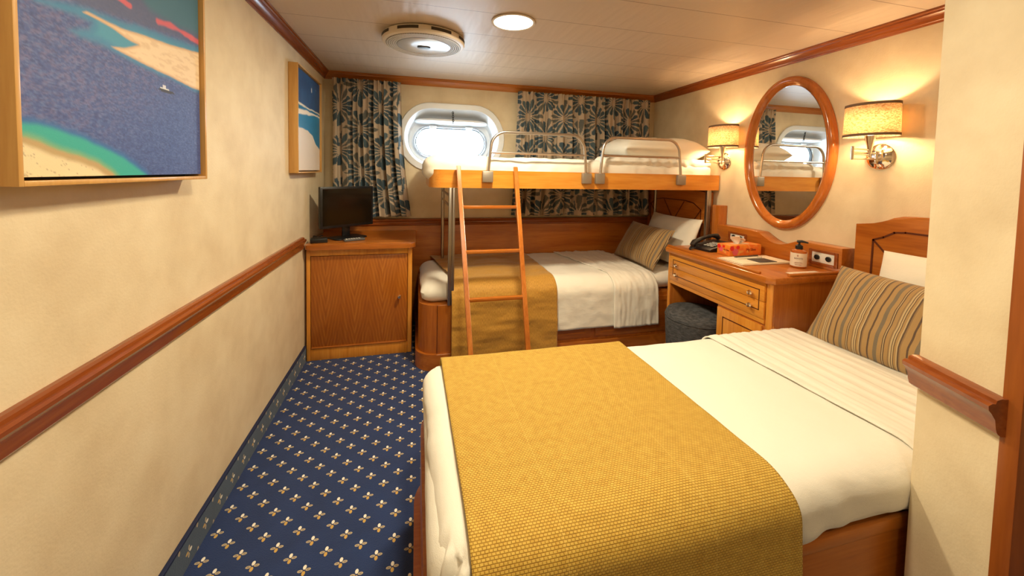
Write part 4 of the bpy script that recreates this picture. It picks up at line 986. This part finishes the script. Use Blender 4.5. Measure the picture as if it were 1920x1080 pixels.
b = B(); strip_x(b, 3.075, [(1.478, .66), (1.474, 1.045), (1.43, 1.065), (1.385, 1.095), (1.34, 1.102), (1.0, 1.102), (.955, 1.095), (.91, 1.065), (.866, 1.045), (.866, .66)], .009)
strip_x(b, 3.075, [(1.474, 1.045), (1.17, .72), (.866, 1.045)], .009); ob('inlay', b, M_INLAY, hbo)
# duvet wrapped over the mattress
def dv(p, n):
    # wrinkles on the hanging faces, corner tuck near the foot
    if n.y < -.3 or n.x < -.3:
        h = (0.58 - p.z) / .18; w = noise.noise(Vector((p.x * 5, p.y * 5, p.z * 9))) * .024 + noise.noise(Vector((p.x * 12, p.y * 16, p.z * 8))) * .014 + .006 * math.sin((p.x + p.y * 1.3 + p.z * 1.2) * 34 + 5 * noise.noise(p * 4)); p = p + n * w * max(0, h) * (.55 if n.x < -.5 else 1)
    p.x += .030 * (1 - (p.y - .70) / .87) * min(1, max(0, (1.1 - p.x) / .33)) + (.006 if n.x < -.3 else 0)
    k = math.exp(-((p.x - .83) ** 2 + (p.y - .74) ** 2) / .004)
    if p.z < .56: p = p - n * .012 * k * math.sin((p.x - p.y) * 90)
    return p
b = softbox(.772, 2.66, .708, 1.574, .404, .585, (.085, .10, .065), .014, .005, 4, 5, dv)
dvo = ob('duvet', b, M_SHEET, None, 80, origin=(1.7, 1.15, .404)); tag(dvo, 'white duvet tucked over the near bed, under the woven mustard runner', 'duvet')
path = smoothpath([(1.578, .44), (1.576, .545), (1.535, .594), (.775, .594), (.706, .545), (.694, .405)], .05)
fo2 = drape('folded_sheet', 2.14, 2.63, path, M_SHEET, None, .004, 9, 12, 60, .014, thick=.005, origin=(2.4, 1.15, .59), stretch=(2.5, .6, 1), edge=lambda s, a, c: (a - .03 + .06 * s, c), rip=(.0022, .062))
tag(fo2, 'pleated white top sheet folded back across the near bed beside its striped pillow', 'sheet')
path = smoothpath([(1.592, .30), (1.588, .56), (1.548, .603), (.765, .603), (.692, .56), (.676, .10)], .05)
rq = drape('bed_runner', .862, 1.648, path, M_RUN, None, .004, 3.5, 7, 120, .012, thick=.006, origin=(1.25, 1.15, .60), edge=lambda s, a, c: (a - .012 + .02 * s, c + .0 + .03 * s))
tag(rq, 'wide woven mustard runner laid across the near bed', 'bed runner')
pillow('striped_pillow', .66, .41, .17, (2.635, 1.135, .572), (0, -1, 0), (.22, 0, .35), M_STRIPE, 'large brown striped pillow on the near bed, beside the partition wall', 'pillow', seed=2, pinch=.05)
pillow('pillow', .62, .44, .15, (2.885, 1.06, .60), (0, -1, 0.04), (.13, 0, .42), M_PILLOW, 'plain white pillow against the headboard of the near bed', 'pillow', seed=14, pinch=.03)

# repeats of one kind share a group
for o in list(bpy.data.objects):
    if o.parent is None and 'label' in o:
        g = {'wall_sconce': 'swing-arm wall lamps', 'guard_rail': 'guard rails of the bunk', 'framed_beach_photograph': 'framed beach prints on the left wall', 'pillow': 'plain white pillows',
             'striped_pillow': 'brown striped pillows', 'power_socket': 'power sockets in the desk back board', 'pen': 'pens on the folder', 'curtain': 'floral curtains by the porthole',
             'bed_runner': 'mustard bed runners', 'folded_sheet': 'turned-down top sheets'}.get(o.name.split('.')[0])
        if g: o['group'] = g
